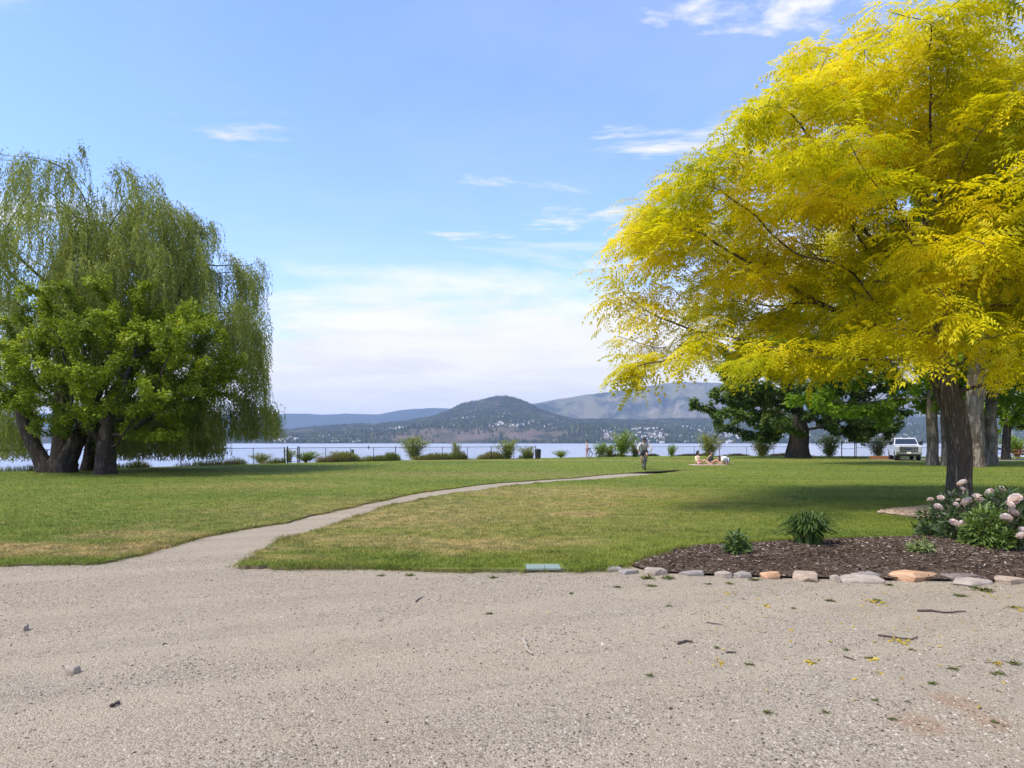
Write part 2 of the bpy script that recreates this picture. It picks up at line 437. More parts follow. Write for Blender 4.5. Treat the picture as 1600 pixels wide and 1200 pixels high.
def graded(a, b, core0, core1, fine, coarse):
    l = np.arange(a, core0, coarse) if core0 > a else np.array([])
    r_ = np.arange(core1, b + coarse, coarse)
    return np.concatenate([l, np.arange(core0, core1, fine), r_])
xs = graded(-70, 90, -9, 9.5, 0.085, 2.0); ys = graded(-25, 34, 2.4, 9.4, 0.06, 1.0)
XX, YY = np.meshgrid(xs, ys)
fade = np.clip((YY - 2.0) / 0.5, 0, 1) * np.clip((11 - YY) / 1.5, 0, 1) * np.clip((10 - np.abs(XX)) / 1.0, 0, 1)
ZZ = fade * ((fbm(XX * 0.7, YY * 1.4, 4, 3) - 0.5) * 0.05 + (fbm(XX * 6, YY * 6, 3, 9) - 0.5) * 0.012 - 0.006)
nx, ny = len(xs), len(ys)
i = np.arange(ny - 1)[:, None] * nx; k = np.arange(nx - 1)[None, :]
Q = np.stack([i + k, i + k + 1, i + nx + k + 1, i + nx + k], -1).reshape(-1, 4)
gv = np.stack([XX, YY, ZZ], -1).reshape(-1, 3)
ground = link('gravel_ground', tri_mesh('gravel_ground', gv, Q, M_GRAVEL, True)); tag(ground, kind='structure')
def ground_z(x, y):
    f = np.clip((y - 2.0) / 0.5, 0, 1) * np.clip((11 - y) / 1.5, 0, 1) * np.clip((10 - np.abs(x)) / 1.0, 0, 1)
    return f * ((fbm(x * 0.7, y * 1.4, 4, 3) - 0.5) * 0.05 + (fbm(x * 6, y * 6, 3, 9) - 0.5) * 0.012 - 0.006)

LZ = 0.035
def dens(pts, step, amp, seed, closed=False):
    """densify a ground polyline and roughen it"""
    out = []; rr = np.random.default_rng(seed)
    for (a, b) in zip(pts[:-1], pts[1:]):
        a = np.array(a[:2]); b = np.array(b[:2]); n = max(1, int(np.linalg.norm(b - a) / step))
        for j in range(n): out.append(a + (b - a) * j / n)
    out.append(np.array(pts[-1][:2])); out = np.array(out)
    out[1:-1] += rr.normal(0, amp, out[1:-1].shape)
    return [tuple(p) for p in out]
path_l = [(-30, 886), (0, 885), (60, 885), (130, 884), (185, 880), (230, 868), (262, 857), (300, 845), (370, 830), (440, 818), (520, 800), (600, 783), (640, 774), (680, 767), (760, 757), (830, 752), (900, 747), (955, 741.8), (1010, 737.6), (1060, 734.8)]
path_r = [(1080, 735.2), (1035, 740), (980, 746), (930, 750), (870, 753), (800, 760.5), (740, 769), (680, 777), (620, 790), (560, 808), (500, 827), (450, 845), (415, 862), (392, 877), (372, 887)]
front = [(372, 887), (450, 889), (520, 889), (600, 890), (680, 892), (760, 892.5), (820, 893), (880, 894), (930, 893), (955, 891), (985, 882)]
bed_t = [(985, 882), (1010, 874), (1045, 862), (1070, 856), (1110, 853), (1180, 849), (1240, 846), (1310, 843), (1400, 841), (1450, 842), (1500, 845), (1560, 850), (1640, 856)]
E_left = [(-62, 8.9), (-30, 8.7), (-12, 8.65)]
def wob(pts, seed, amp=0.07):
    q = np.array(pts); s = np.r_[0, np.cumsum(np.linalg.norm(np.diff(q, axis=0), axis=1))]; a = amp * np.clip(s / 1.5, 0, 1) * np.clip((s[-1] - s) / 1.5, 0, 1)
    q[:, 0] += a * 2 * (fbm(s * 1.1, s * 0 + 2.2, 4, seed) - 0.5); q[:, 1] += a * 2.5 * (fbm(s * 1.1, s * 0 + 7.7, 4, seed + 9) - 0.5); return [tuple(p) for p in q]
e1 = wob(dens([G(*p) for p in path_l], 0.12, 0.015, 1), 3, 0.16); e2 = wob(dens([G(*p) for p in path_r], 0.12, 0.015, 2), 5, 0.16)
e3 = wob(dens([G(*p) for p in front], 0.07, 0.016, 3), 7, 0.10); e4 = dens([G(*p) for p in bed_t], 0.07, 0.014, 4)
right_ = [(11.5, 10.6), (40, 12), (95, 14)]
back = [(110, 64), (70, 71), (47, 76), (34, 80), (24, 80.5), (13, 77.5), (10, 75.5), (2.8, 68), (-8.3, 60.5), (-16.7, 51.6), (-22.9, 42.0), (-27.4, 36.2), (-45, 31), (-62, 27)]
lawn_poly = E_left + e1 + e2[:-1] + e3[:-1] + e4 + right_ + back
M_SOIL = plain('edge_soil', (0.15, 0.125, 0.062), 0.95, 0.3, 9)
def flat(name, poly, z, mat, skirt=0.04):
    me = bpy.data.meshes.new(name); bm = bmesh.new()
    vs_ = [bm.verts.new((x, y, z)) for x, y in poly]
    es = [bm.edges.new((vs_[j], vs_[(j + 1) % len(vs_)])) for j in range(len(vs_))]
    bmesh.ops.triangle_fill(bm, use_beauty=True, use_dissolve=False, edges=es)
    for f_ in bm.faces:
        f_.normal_update()
        if f_.normal.z < 0: f_.normal_flip()
    lo = [bm.verts.new((x, y, z - skirt)) for x, y in poly]
    n = len(poly)
    for j in range(n): bm.faces.new((vs_[j], vs_[(j + 1) % n], lo[(j + 1) % n], lo[j])).material_index = 1
    bm.to_mesh(me); bm.free(); me.materials.append(mat); me.materials.append(M_SOIL)
    return link(name, me)
lawn = flat('lawn', lawn_poly, LZ, M_LAWN, 0.06); tag(lawn, kind='structure')

# bank that falls from the lawn's far edge into the lake
M_BANK = plain('bank_earth', (0.16, 0.13, 0.085), 0.95, 0.4, 0.8, bmp=0.6)
bk = dens(back, 1.0, 0.08, 8)[::-1]
tv = []; tn = len(bk)
for (x, y) in bk: tv.append((x, y, LZ - 0.012))
for j, (x, y) in enumerate(bk):
    a = np.array(bk[max(0, j - 1)]); b = np.array(bk[min(tn - 1, j + 1)]); d = b - a; nrm = np.array([-d[1], d[0]]); nrm = nrm / np.linalg.norm(nrm)
    if nrm[1] < 0: nrm = -nrm
    tv.append((x + nrm[0] * 2.2, y + nrm[1] * 2.2, -0.45 + 0.12 * math.sin(j * 1.7)))
for j in range(tn):
    x0, y0, _ = tv[tn + j]; x1, y1, _ = tv[j]; tv.append((x0 + (x0 - x1) * 4, y0 + (y0 - y1) * 4, -2.6))
tf = [(r_ * tn + j, r_ * tn + j + 1, (r_ + 1) * tn + j + 1, (r_ + 1) * tn + j) for r_ in range(2) for j in range(tn - 1)]
me = bpy.data.meshes.new('shore'); me.from_pydata(tv, [], tf); me.materials.append(M_BANK); me.update()
shore = link('shore', me); tag(shore, kind='structure')
# land under and behind everything
M_LAND = plain('open_land', (0.13, 0.14, 0.05), 0.95, 0.25, 0.05)
land = MB().poly([(-14000, -3000, -0.05), (14000, -3000, -0.05), (14000, -24, -0.05), (-14000, -24, -0.05)], [(0, 1, 2, 3)])
land.poly([(-14000, -24, -0.05), (-60, -24, -0.05), (-60, 27.5, -0.05), (-14000, 27.5, -0.05)], [(0, 1, 2, 3)])
land.poly([(89, -24, -0.05), (14000, -24, -0.05), (14000, 64, -0.05), (89, 64, -0.05)], [(0, 1, 2, 3)])
tag(land.build('land', M_LAND), kind='structure')
WZ = -1.35
lake = MB().poly([(-16000, 26, WZ), (16000, 26, WZ), (16000, 3400, WZ), (-16000, 3400, WZ)], [(0, 1, 2, 3)]).build('lake', M_WATER); tag(lake, kind='structure')

# planting bed of bark mulch, gently mounded
bed_f = [(985, 884), (1010, 893), (1060, 897), (1120, 899), (1200, 902), (1300, 905), (1400, 906), (1500, 908), (1600, 910), (1660, 911)]
bed_poly = [p for p in e4] + [G(1680, 858)[:2], G(1680, 911)[:2]] + [p for p in dens([G(*p) for p in bed_f], 0.1, 0.012, 5)][::-1]
bx = np.array(bed_poly)
gx = np.arange(bx[:, 0].min(), bx[:, 0].max(), 0.06); gy = np.arange(bx[:, 1].min(), bx[:, 1].max(), 0.06)
bmv = bmesh.new()
vv = [bmv.verts.new((x, y, 0.02)) for x, y in bed_poly]
ee = [bmv.edges.new((vv[j], vv[(j + 1) % len(vv)])) for j in range(len(vv))]
bmesh.ops.triangle_fill(bmv, use_beauty=True, edges=ee)
for _ in range(3):
    bmesh.ops.subdivide_edges(bmv, edges=[e for e in bmv.edges if e.calc_length() > 0.14], cuts=1, use_grid_fill=False)
    bmesh.ops.triangulate(bmv, faces=bmv.faces)
def seg_dist(x, y, poly):
    d = np.full(np.shape(x), 9e9)
    for j in range(len(poly)):
        a = np.array(poly[j]); b = np.array(poly[(j + 1) % len(poly)]); ab = b - a
        t_ = np.clip(((x - a[0]) * ab[0] + (y - a[1]) * ab[1]) / (ab.dot(ab) + 1e-12), 0, 1)
        d = np.minimum(d, np.hypot(x - a[0] - t_ * ab[0], y - a[1] - t_ * ab[1]))
    return d
def bed_z(x, y):
    d = seg_dist(x, y, bed_poly[::3]); s = np.clip(d / 0.9, 0, 1)
    return 0.02 + 0.11 * s * s * (3 - 2 * s) + (fbm(x * 5, y * 5, 4, 21) - 0.5) * 0.05 * np.clip(d / 0.15, 0, 1)
co = np.array([v.co[:] for v in bmv.verts]); bz = bed_z(co[:, 0], co[:, 1])
for v, z in zip(bmv.verts, bz): v.co.z = z
for f_ in bmv.faces:
    f_.normal_update()
    if f_.normal.z < 0: f_.normal_flip()
me = bpy.data.meshes.new('bed'); bmv.to_mesh(me); bmv.free(); me.materials.append(M_MULCH)
bed = link('flower_bed_ground', me); tag(bed, kind='structure')

# ------------------------------------------------------------------ the far shore: hills, forest, houses
PXR = [-400, 0, 300, 428, 480, 540, 600, 640, 680, 700, 720, 750, 770, 790, 805, 825, 845, 870, 895, 950, 1000, 1050, 1100, 1200, 1320, 1420, 1600, 2000]
SIL = [670, 668, 672, 673, 669, 663, 661, 658, 650, 641, 632, 625, 620.5, 619, 622, 630, 640, 648, 655, 657, 655.5, 655, 655, 656, 654, 652, 655, 660]
PXB = [-400, 300, 428, 540, 600, 660, 720, 790, 850, 900, 960, 1020, 1100, 1200, 1400, 1600, 2000]
BEN = [686, 685, 683, 680, 676, 668.5, 667, 667, 669, 668, 668, 670, 672, 674, 670, 672, 675]
def hill_h(X, Y):
    """near range: lake shore at 3.2 km, a bluff with a bench on top, and the round hill behind"""
    u = 800 + F * X / Y
    sil = (HOR - np.interp(u, PXR, SIL)) / F; ben = (HOR - np.interp(u, PXB, BEN)) / F
    shore_y = 3200 + 120 * (fbm(u / 90.0, Y * 0 + 1.5, 3, 31) - 0.5)
    yb = shore_y + 420; yc = 4300.0; yp = 5200.0
    hb = ben * yb; hp = sil * yp; hc = hb + 0.45 * (hp - hb) * np.clip((hp - hb) / 120.0, 0.5, 0.8)
    t1 = np.clip((Y - shore_y) / (yb - shore_y), 0, 1); t2 = np.clip((Y - yb) / (yc - yb), 0, 1); t3 = np.clip((Y - yc) / (yp - yc), 0, 1)
    sm = lambda t: t * t * (3 - 2 * t)
    h = -3 + (hb + 3) * (0.25 * t1 + 0.75 * sm(t1)) + (hc - hb) * t2 + (hp - hc) * sm(t3)
    h = h * np.clip(1 - (Y - yp) / 1500.0, 0.3, 1)
    gully = np.abs(fbm(u / 26.0, Y / 900.0, 4, 33) - 0.5)
    h = h + t1 * (1 - t3) * (gully - 0.1) * 90 * np.clip(hb / 90, 0, 1) * (0.35 + 0.65 * np.clip(1 - t2 * 2, 0, 1))
    h = h + t1 * (fbm(X / 240, Y / 240, 4, 35) - 0.5) * 26
    return h
def far_a(X, Y):
    u = 800 + F * X / Y
    s = (HOR - np.interp(u, [-400, 0, 200, 428, 480, 500, 540, 590, 608, 625, 650, 680, 700, 760, 1200], [640, 642, 646, 645, 645, 646.5, 645, 646, 642.5, 639.5, 637, 636, 637, 642, 650])) / F * 12000
    t = np.clip((Y - 8200) / 3800, 0, 1); t = t * t * (3 - 2 * t)
    return (s - 20) * t * np.clip(1 - (Y - 12000) / 3000, 0.2, 1) + (fbm(X / 500, Y / 700, 5, 41) - 0.5) * 130 * t * (1 - t) * 3 + (fbm(X / 160, Y / 160, 2, 43) - .5) * 14
def far_c(X, Y):
    u = 800 + F * X / Y
    s = (HOR - np.interp(u, [560, 700, 770, 830, 860, 900, 940, 980, 1020, 1060, 1090, 1130, 1200, 1300, 1420, 1600, 2000], [740, 692, 655, 629, 625, 619, 613, 608, 602.5, 598, 597, 599, 606, 612, 606, 612, 630])) / F * 8600
    t = np.clip((Y - 6000) / 2600, 0, 1); t0 = t; t = t * t * (3 - 2 * t)
    rid = np.abs(fbm(u / 45.0, Y / 1800.0, 4, 51) - 0.5) * 2
    return s * t * np.clip(1 - (Y - 8600) / 2500, 0.2, 1) - rid * 300 * np.clip(t0 * (1 - t0) * 4, 0, 1) + (fbm(X / 260, Y / 260, 4, 53) - .5) * 40 * np.clip(t0 * 3, 0, 1)
def hill_mat(name, forest, grass, bare, fscale, cut, steep_bare=0.0):
    m, t, b, _ = material(name)
    p = pos_node(t)
    n = t.noise(t.scale(p, (1, 0.7, 1.6)), fscale, 7, 0.66); n2 = t.noise(p, fscale * 3.1, 5, 0.6)
    c = t.mix(t.maprange(n, cut - 0.07, cut + 0.07), forest, grass)
    c = t.mix(t.maprange(n2, 0.55, 0.66), c, bare)
    if steep_bare:
        z = t.node('ShaderNodeSeparateXYZ'); t.l.new(p, z.inputs[0])
        band = t.math('MULTIPLY', t.maprange(z.outputs[2], 8, 22), t.maprange(z.outputs[2], 95, 62))
        sx = t.math('MULTIPLY', t.maprange(z.outputs[0], -950, -560), t.maprange(z.outputs[0], 640, 380))
        c = t.mix(t.math('MULTIPLY', t.math('MULTIPLY', band, sx), t.maprange(t.noise(p, 0.006, 5, 0.65), 0.40, 0.58, 0.0, 0.85)), c, (0.155, 0.118, 0.092))
    t.l.new(c, b.inputs['Base Color']); b.inputs['Roughness'].default_value = 1.0; b.inputs['Specular IOR Level'].default_value = 0.0
    return m
def terrain(name, fn, x0, x1, nx, y0, y1, ny, mat):
    """a fan of ground that widens with distance, as seen valleys do"""
    tx = np.linspace(x0, x1, nx); ty = np.linspace(y0, y1, ny)
    T_, Y_ = np.meshgrid(tx, ty); X_ = T_ * Y_
    V = np.stack([X_, Y_, fn(X_, Y_)], -1).reshape(-1, 3)
    i = np.arange(ny - 1)[:, None] * nx; k = np.arange(nx - 1)[None, :]
    Qd = np.stack([i + k, i + k + 1, i + nx + k + 1, i + nx + k], -1).reshape(-1, 4)
    return tag(link(name, tri_mesh(name, V, Qd, mat, True)), kind='structure')
M_H1 = hill_mat('hill_cover', (0.030, 0.040, 0.030), (0.085, 0.082, 0.052), (0.13, 0.105, 0.08), 0.0042, 0.53, 1.0)
M_HA = hill_mat('far_ridge_forest', (0.030, 0.045, 0.032), (0.048, 0.062, 0.040), (0.045, 0.055, 0.035), 0.0016, 0.55)
M_HC = hill_mat('far_ridge_dry', (0.042, 0.050, 0.036), (0.15, 0.14, 0.08), (0.24, 0.19, 0.14), 0.0019, 0.50)
terrain('hills', hill_h, -1.05, 1.1, 420, 3060, 6700, 130, M_H1)
terrain('hills', far_a, -1.1, 0.35, 260, 8000, 15000, 70, M_HA)
terrain('hills', far_c, -0.2, 1.15, 300, 6000, 11000, 90, M_HC)

# conifers and broadleaf trees of the far slopes, too far to count
r_ = np.random.default_rng(77)
n = 72000
Yt = 3230 + (r_.random(n) ** 1.25) * 2050; Ut = r_.uniform(330, 1640, n); Xt = (Ut - 800) / F * Yt
dn = fbm(Xt / 170, Yt / 260, 4, 61); keep = dn > r_.normal(0.44, 0.07, n)
hz = hill_h(Xt, Yt)
bluff = (hz < 82) & (hz > 10) & (Ut > 560) & (Ut < 915)
keep &= ~(bluff & (r_.random(n) < 0.62)); keep &= hz > 1.5
Xt, Yt, Ut = Xt[keep], Yt[keep], Ut[keep]; n = len(Xt)
hz = hill_h(Xt, Yt); ht = r_.uniform(8, 24, n) * (1.0 - 0.35 * (Yt > 4600)); wd = ht * r_.uniform(0.16, 0.34, n)
a5 = np.arange(4) * 2 * np.pi / 4
ring = np.stack([np.cos(a5), np.sin(a5)], -1)
V = np.zeros((n, 5, 3)); ph = r_.uniform(0, 6, n)
V[:, :4, 0] = Xt[:, None] + wd[:, None] * np.cos(a5[None] + ph[:, None]); V[:, :4, 1] = Yt[:, None] + wd[:, None] * np.sin(a5[None] + ph[:, None])
V[:, :4, 2] = hz[:, None] + ht[:, None] * 0.06 - 1.5; V[:, 4, 0] = Xt; V[:, 4, 1] = Yt; V[:, 4, 2] = hz + ht
T0 = np.array([[j, (j + 1) % 4, 4] for j in range(4)])
T = (np.arange(n)[:, None, None] * 5 + T0[None]).reshape(-1, 3)
M_CON = chips_mat('far_conifer', [(0, (0.018, 0.027, 0.018)), (0.6, (0.035, 0.048, 0.028)), (0.9, (0.070, 0.085, 0.040)), (1, (0.10, 0.11, 0.05))], 1.0)
fo = link('hillside_forest', tri_mesh('hillside_forest', V.reshape(-1, 3), T, M_CON, False, np.repeat(r_.random(n), 5)))
tag(fo, 'dark conifer forest scattered over the slopes across the lake', 'forest', kind='stuff')

# houses of the town across the lake
def house_mesh(name, w_, d_, h_, wall, roof, rh=2.6):
    m = MB().box((0, 0, h_ / 2 - 2), (w_, d_, h_ + 4))
    e = 0.7; z = h_
    m2 = [(-w_ / 2 - e, -d_ / 2 - e, z), (w_ / 2 + e, -d_ / 2 - e, z), (w_ / 2 + e, d_ / 2 + e, z), (-w_ / 2 - e, d_ / 2 + e, z), (-w_ / 2 - e, 0, z + rh), (w_ / 2 + e, 0, z + rh)]
    m.poly(m2, [(0, 1, 5, 4), (2, 3, 4, 5), (0, 4, 3), (1, 2, 5), (0, 3, 2, 1)])
    for sx in (-0.28, 0.05, 0.32): m.box((sx * w_, -d_ / 2 - 0.05, h_ * 0.62), (w_ * 0.16, 0.3, h_ * 0.3))
    me_ = m.mesh(name, wall); me_.materials.append(roof); me_.materials.append(M_FARGLASS)
    for p_ in me_.polygons:
        c = p_.center
        if c.z > h_ - 0.05: p_.material_index = 1
        elif c.y < -d_ / 2 - 0.01 and c.z > 1: p_.material_index = 2
    return me_
M_FARGLASS = plain('house_glass', (0.05, 0.06, 0.07), 0.15, 0.1)
walls = [plain('house_white', (0.80, 0.79, 0.76), 0.7, 0.05), plain('house_cream', (0.66, 0.60, 0.50), 0.7, 0.05), plain('house_grey', (0.42, 0.42, 0.43), 0.7, 0.05), plain('house_tan', (0.42, 0.34, 0.26), 0.7, 0.05)]
roofs = [plain('roof_grey', (0.30, 0.30, 0.31), 0.8, 0.1), plain('roof_brown', (0.22, 0.17, 0.14), 0.8, 0.1), plain('roof_pale', (0.55, 0.54, 0.53), 0.8, 0.1)]
hm = [house_mesh('house', *s) for s in ((18, 11, 6.5, walls[0], roofs[0]), (15, 10, 5.0, walls[1], roofs[1]), (22, 12, 7.5, walls[0], roofs[2]), (14, 10, 5.5, walls[2], roofs[0]), (17, 11, 6.0, walls[3], roofs[2]), (34, 14, 10.5, walls[0], roofs[0]), (26, 12, 8.0, walls[1], roofs[2]))]
r_ = np.random.default_rng(5)
strips = [(640, 905, 3650, 4250, 62), (430, 560, 3300, 3900, 34), (560, 700, 3800, 4600, 22), (905, 1120, 3750, 4350, 78), (1020, 1240, 3230, 3420, 46), (1120, 1440, 3400, 4200, 48), (1540, 1600, 3400, 4100, 8)]
hl = {0: 'white walled house with grey roof on the slope across the lake', 1: 'small cream house with brown roof on the slope across the lake', 2: 'large white house with pale roof on the slope across the lake',
      3: 'grey walled house on the slope across the lake', 4: 'tan house with pale roof on the slope across the lake', 5: 'long white apartment block on the far lake slope', 6: 'long cream terrace block on the far lake slope'}
HS = []
for (u0, u1, y0, y1, n) in strips:
    rows = r_.uniform(y0, y1, max(3, n // 9))
    for j in range(n):
        Y = rows[j % len(rows)] + r_.normal(0, 22); u = r_.uniform(u0, u1); X = (u - 800) / F * Y
        z = float(hill_h(np.array([X]), np.array([Y]))[0])
        if z < 2: z = 2
        k = int(r_.choice(7, p=[.26, .13, .2, .12, .1, .09, .10]))
        o = link('house', hm[k], None, (X, Y, z + 0.5), (0, 0, r_.uniform(-0.5, 0.5)), (0.72, 0.72, 0.72))
        tag(o, hl[k], 'house', 'houses of the town across the lake')

# the rest of the town, too small and many to count
hv = []; hf = []; hr = []; o = 0; n = 3200
Us = r_.uniform(430, 1600, n); Ys = 3240 + r_.random(n) ** 1.3 * 1150; Xs = (Us - 800) / F * Ys; cz = fbm(Xs / 150, Ys / 120, 3, 67); kp = cz > 0.47
Xs, Ys, Us = Xs[kp], Ys[kp], Us[kp]; Zs = hill_h(Xs, Ys); kp = (Zs > 4) & ~((Zs < 85) & (Us > 560) & (Us < 915))
for X, Y, Z in zip(Xs[kp], Ys[kp], Zs[kp]):
    w_, d_, h_ = r_.uniform(6, 13), r_.uniform(6, 9), r_.uniform(3, 5.5)
    v = [(-w_, -d_, -3), (w_, -d_, -3), (w_, d_, -3), (-w_, d_, -3), (-w_, -d_, h_), (w_, -d_, h_), (w_, d_, h_), (-w_, d_, h_), (-w_, 0, h_ + 3), (w_, 0, h_ + 3)]
    v = [(a * 0.5 + X, b * 0.5 + Y, c + Z) for a, b, c in v]; tv_ = [(0, 1, 5), (0, 5, 4), (1, 2, 6), (1, 6, 5), (2, 3, 7), (2, 7, 6), (3, 0, 4), (3, 4, 7), (4, 5, 9), (4, 9, 8), (6, 7, 8), (6, 8, 9), (5, 6, 9), (7, 4, 8)]
    hv += v; hf += [tuple(q + o for q in t_) for t_ in tv_]; hr += [r_.random()] * 10; o += 10
M_TOWN = chips_mat('town_walls', [(0, (0.16, 0.15, 0.14)), (0.5, (0.36, 0.33, 0.30)), (1, (0.62, 0.60, 0.57))])
tag(link('town_houses', tri_mesh('town_houses', np.array(hv), np.array(hf), M_TOWN, False, np.array(hr))), 'crowded small pale houses dotted over the slopes across the lake', 'houses', kind='stuff')

# air: thin haze over the lake and hills
m = bpy.data.materials.new('thin_haze'); m.use_nodes = True; t = NT(m.node_tree); t.n.clear()
pv = t.node('ShaderNodeVolumePrincipled'); pv.inputs['Color'].default_value = (0.52, 0.70, 1.0, 1); pv.inputs['Density'].default_value = 6.5e-5; pv.inputs['Anisotropy'].default_value = 0.0
ou = t.node('ShaderNodeOutputMaterial'); t.l.new(pv.outputs[0], ou.inputs['Volume'])
hzb = MB().box((0, 5700, 408), (34000, 18000, 824)).build('haze', m); tag(hzb, 'thin pale blue haze over the lake and hills', 'haze', kind='stuff')

# ------------------------------------------------------------------ trees
def grow(rng, trunk, att, step, kill, iters=90, trop=(0, 0, 0.0), jit=0.12):
    """branches reach for points spread through the crown; returns nodes and parents"""
    P = [np.array(trunk[0], float)]; par = [-1]
    for a, b in zip(trunk[:-1], trunk[1:]):
        a = np.array(a, float); b = np.array(b, float); n = max(1, int(np.linalg.norm(b - a) / step))
        for j in range(1, n + 1): P.append(a + (b - a) * j / n); par.append(len(P) - 2)
    base = len(P)
    A = np.array(att, float); ND = np.full(len(A), 1e9); NI = np.zeros(len(A), int)
    lo = max(1, int(base * 0.55)); new = list(range(lo, base)); dead = set()
    trop = np.array(trop)
    for it in range(iters):
        for j in new:
            d = np.linalg.norm(A - P[j], axis=1); c = d < ND; ND[c] = d[c]; NI[c] = j
        live = ND > kill; A, ND, NI = A[live], ND[live], NI[live]
        if len(A) == 0: break
        D = A - np.array(P)[NI]; D /= np.linalg.norm(D, axis=1, keepdims=True) + 1e-9
        order = np.argsort(NI, kind='stable'); ids, st = np.unique(NI[order], return_index=True)
        S = np.add.reduceat(D[order], st, axis=0); new = []
        for j, s in zip(ids, S):
            if j in dead: continue
            s = s / (np.linalg.norm(s) + 1e-9) + trop + rng.normal(0, jit, 3); s /= np.linalg.norm(s) + 1e-9
            q = P[j] + s * step
            sib = [k_ for k_ in kids.get(j, [])] if it else []
            if any(np.linalg.norm(P[k_] - q) < 0.45 * step for k_ in sib): dead.add(j); continue
            P.append(q); par.append(int(j)); new.append(len(P) - 1)
            kids.setdefault(int(j), []).append(len(P) - 1)
        if it == 0: pass
        if not new: break
    return np.array(P), np.array(par), base
kids = {}
def skeleton(rng, *a, **k):
    kids.clear(); return grow(rng, *a, **k)

def radii(P, par, tip, e, rmax):
    n = len(P); acc = np.zeros(n); has = np.zeros(n, bool); has[par[par >= 0]] = True
    for j in range(n - 1, -1, -1):
        if not has[j]: acc[j] = tip ** e
        if par[j] >= 0: acc[par[j]] += acc[j]
    r = acc ** (1 / e)
    wgt = np.clip(np.log(np.maximum(r, tip) / tip) / math.log(r[0] / tip), 0, 1)
    return r * (rmax / r[0]) ** wgt

def limbs(P, par, rad, name, mat, parent, split=0.06, flare=0.5, base_r=None):
    """continuous tapering tubes along each limb; thick wood and thin branches are two parts"""
    n = len(P); ch = [[] for _ in range(n)]
    for j in range(1, n):
        if par[j] >= 0: ch[par[j]].append(j)
    chains = []; stack = [(0, -1)]
    while stack:
        s, p0 = stack.pop(); c = [p0, s] if p0 >= 0 else [s]; j = s
        while ch[j]:
            k_ = sorted(ch[j], key=lambda q: -rad[q]); 
            for q in k_[1:]: stack.append((q, j))
            j = k_[0]; c.append(j)
        chains.append(c)
    out = {0: ([], [], 0), 1: ([], [], 0)}
    for c in chains:
        pts = P[c]; rr = rad[c].copy()
        if c[0] != 0 and len(c) > 1: rr[0] = min(rr[0], rr[1] * 1.25)
        if len(c) < 2: continue
        if c[0] == 0 and flare:
            z = pts[:, 2] - pts[0, 2]; rr = rr * (1 + flare * np.exp(-z / (1.6 * rr[0] + 0.1)))
        if len(pts) > 3:   # smooth
            q = pts.copy(); q[1:-1] = 0.25 * pts[:-2] + 0.5 * pts[1:-1] + 0.25 * pts[2:]; pts = q
        thick = 0 if rr.max() > split else 1
        ns = 18 if rr.max() > 0.25 else (9 if rr.max() > 0.1 else (6 if rr.max() > 0.04 else 4))
        V, Q_ = tube_arrays(pts, rr, ns)
        if rr.max() > 0.25:   # fluted, uneven trunk
            m_ = len(pts); a = np.tile(np.arange(ns) * 2 * np.pi / ns, m_); ax = np.repeat(pts, ns, 0)
            fl = 1 + 0.07 * np.sin(a * 3 + ax[:, 2] * 0.9) + 0.05 * np.sin(a * 5 - ax[:, 2] * 1.7 + 1) + (fbm(a * 2, ax[:, 2] * 1.2, 3, 7) - .5) * 0.16
            zz = ax[:, 2] - P[0][2]
            fl = fl + 0.22 * np.exp(-zz / 0.5) * np.sin(a * 4 + 0.7)
            V = ax + (V - ax) * fl[:, None]
        vs_, fs_, o = out[thick]; vs_.append(V); fs_.append(Q_ + o); out[thick] = (vs_, fs_, o + len(V))
    for k_, nm in ((0, 'trunk'), (1, 'branches')):
        vs_, fs_, _ = out[k_]
        if vs_:
            o = link(nm, tri_mesh(name + '_' + nm, np.concatenate(vs_), np.concatenate(fs_), mat, True), parent)
            if k_: tag(o, kind='stuff')

def scatter(tv, tt, pos, ax, up, size, rnd):
    """copy a small leaf template to many places: ax = leaf axis, up = leaf face"""
    ax = ax / (np.linalg.norm(ax, axis=1, keepdims=True) + 1e-9)
    up = up - ax * (up * ax).sum(1, keepdims=True); up /= np.linalg.norm(up, axis=1, keepdims=True) + 1e-9
    sd = np.cross(up, ax); n = len(pos); m = len(tv)
    s = size[:, None, None]
    V = pos[:, None, :] + s * (tv[None, :, 0:1] * ax[:, None, :] + tv[None, :, 1:2] * sd[:, None, :] + tv[None, :, 2:3] * up[:, None, :])
    T = (np.arange(n)[:, None, None] * m + tt[None]).reshape(-1, 3)
    return V.reshape(-1, 3), T, np.repeat(rnd, m)

# leaf shapes: axis +x, length 1
def leaf_simple(wd=0.55, cup=0.12):
    v = np.array([(0, 0, 0), (0.45, wd / 2, cup), (1, 0, -0.12), (0.45, -wd / 2, cup)]); return v, np.array([(0, 2, 1), (0, 3, 2)])
def leaf_lobed():
    v = np.array([(0, 0, 0), (0.15, 0.42, 0.05), (0.55, 0.28, 0.02), (0.62, 0.52, -0.06), (1.0, 0.0, -0.12), (0.62, -0.52, -0.06), (0.55, -0.28, 0.02), (0.15, -0.42, 0.05)])
    return v, np.array([(0, 2, 1), (0, 4, 2), (2, 4, 3), (0, 6, 4), (4, 6, 5), (0, 7, 6)])
def leaf_lance():
    v = np.array([(0, 0, 0), (0.35, 0.13, 0.03), (0.35, -0.13, 0.03), (0.7, 0.1, -0.03), (0.7, -0.1, -0.03), (1, 0, -0.16)])
    return v, np.array([(0, 2, 1), (1, 2, 4), (1, 4, 3), (3, 4, 5)])
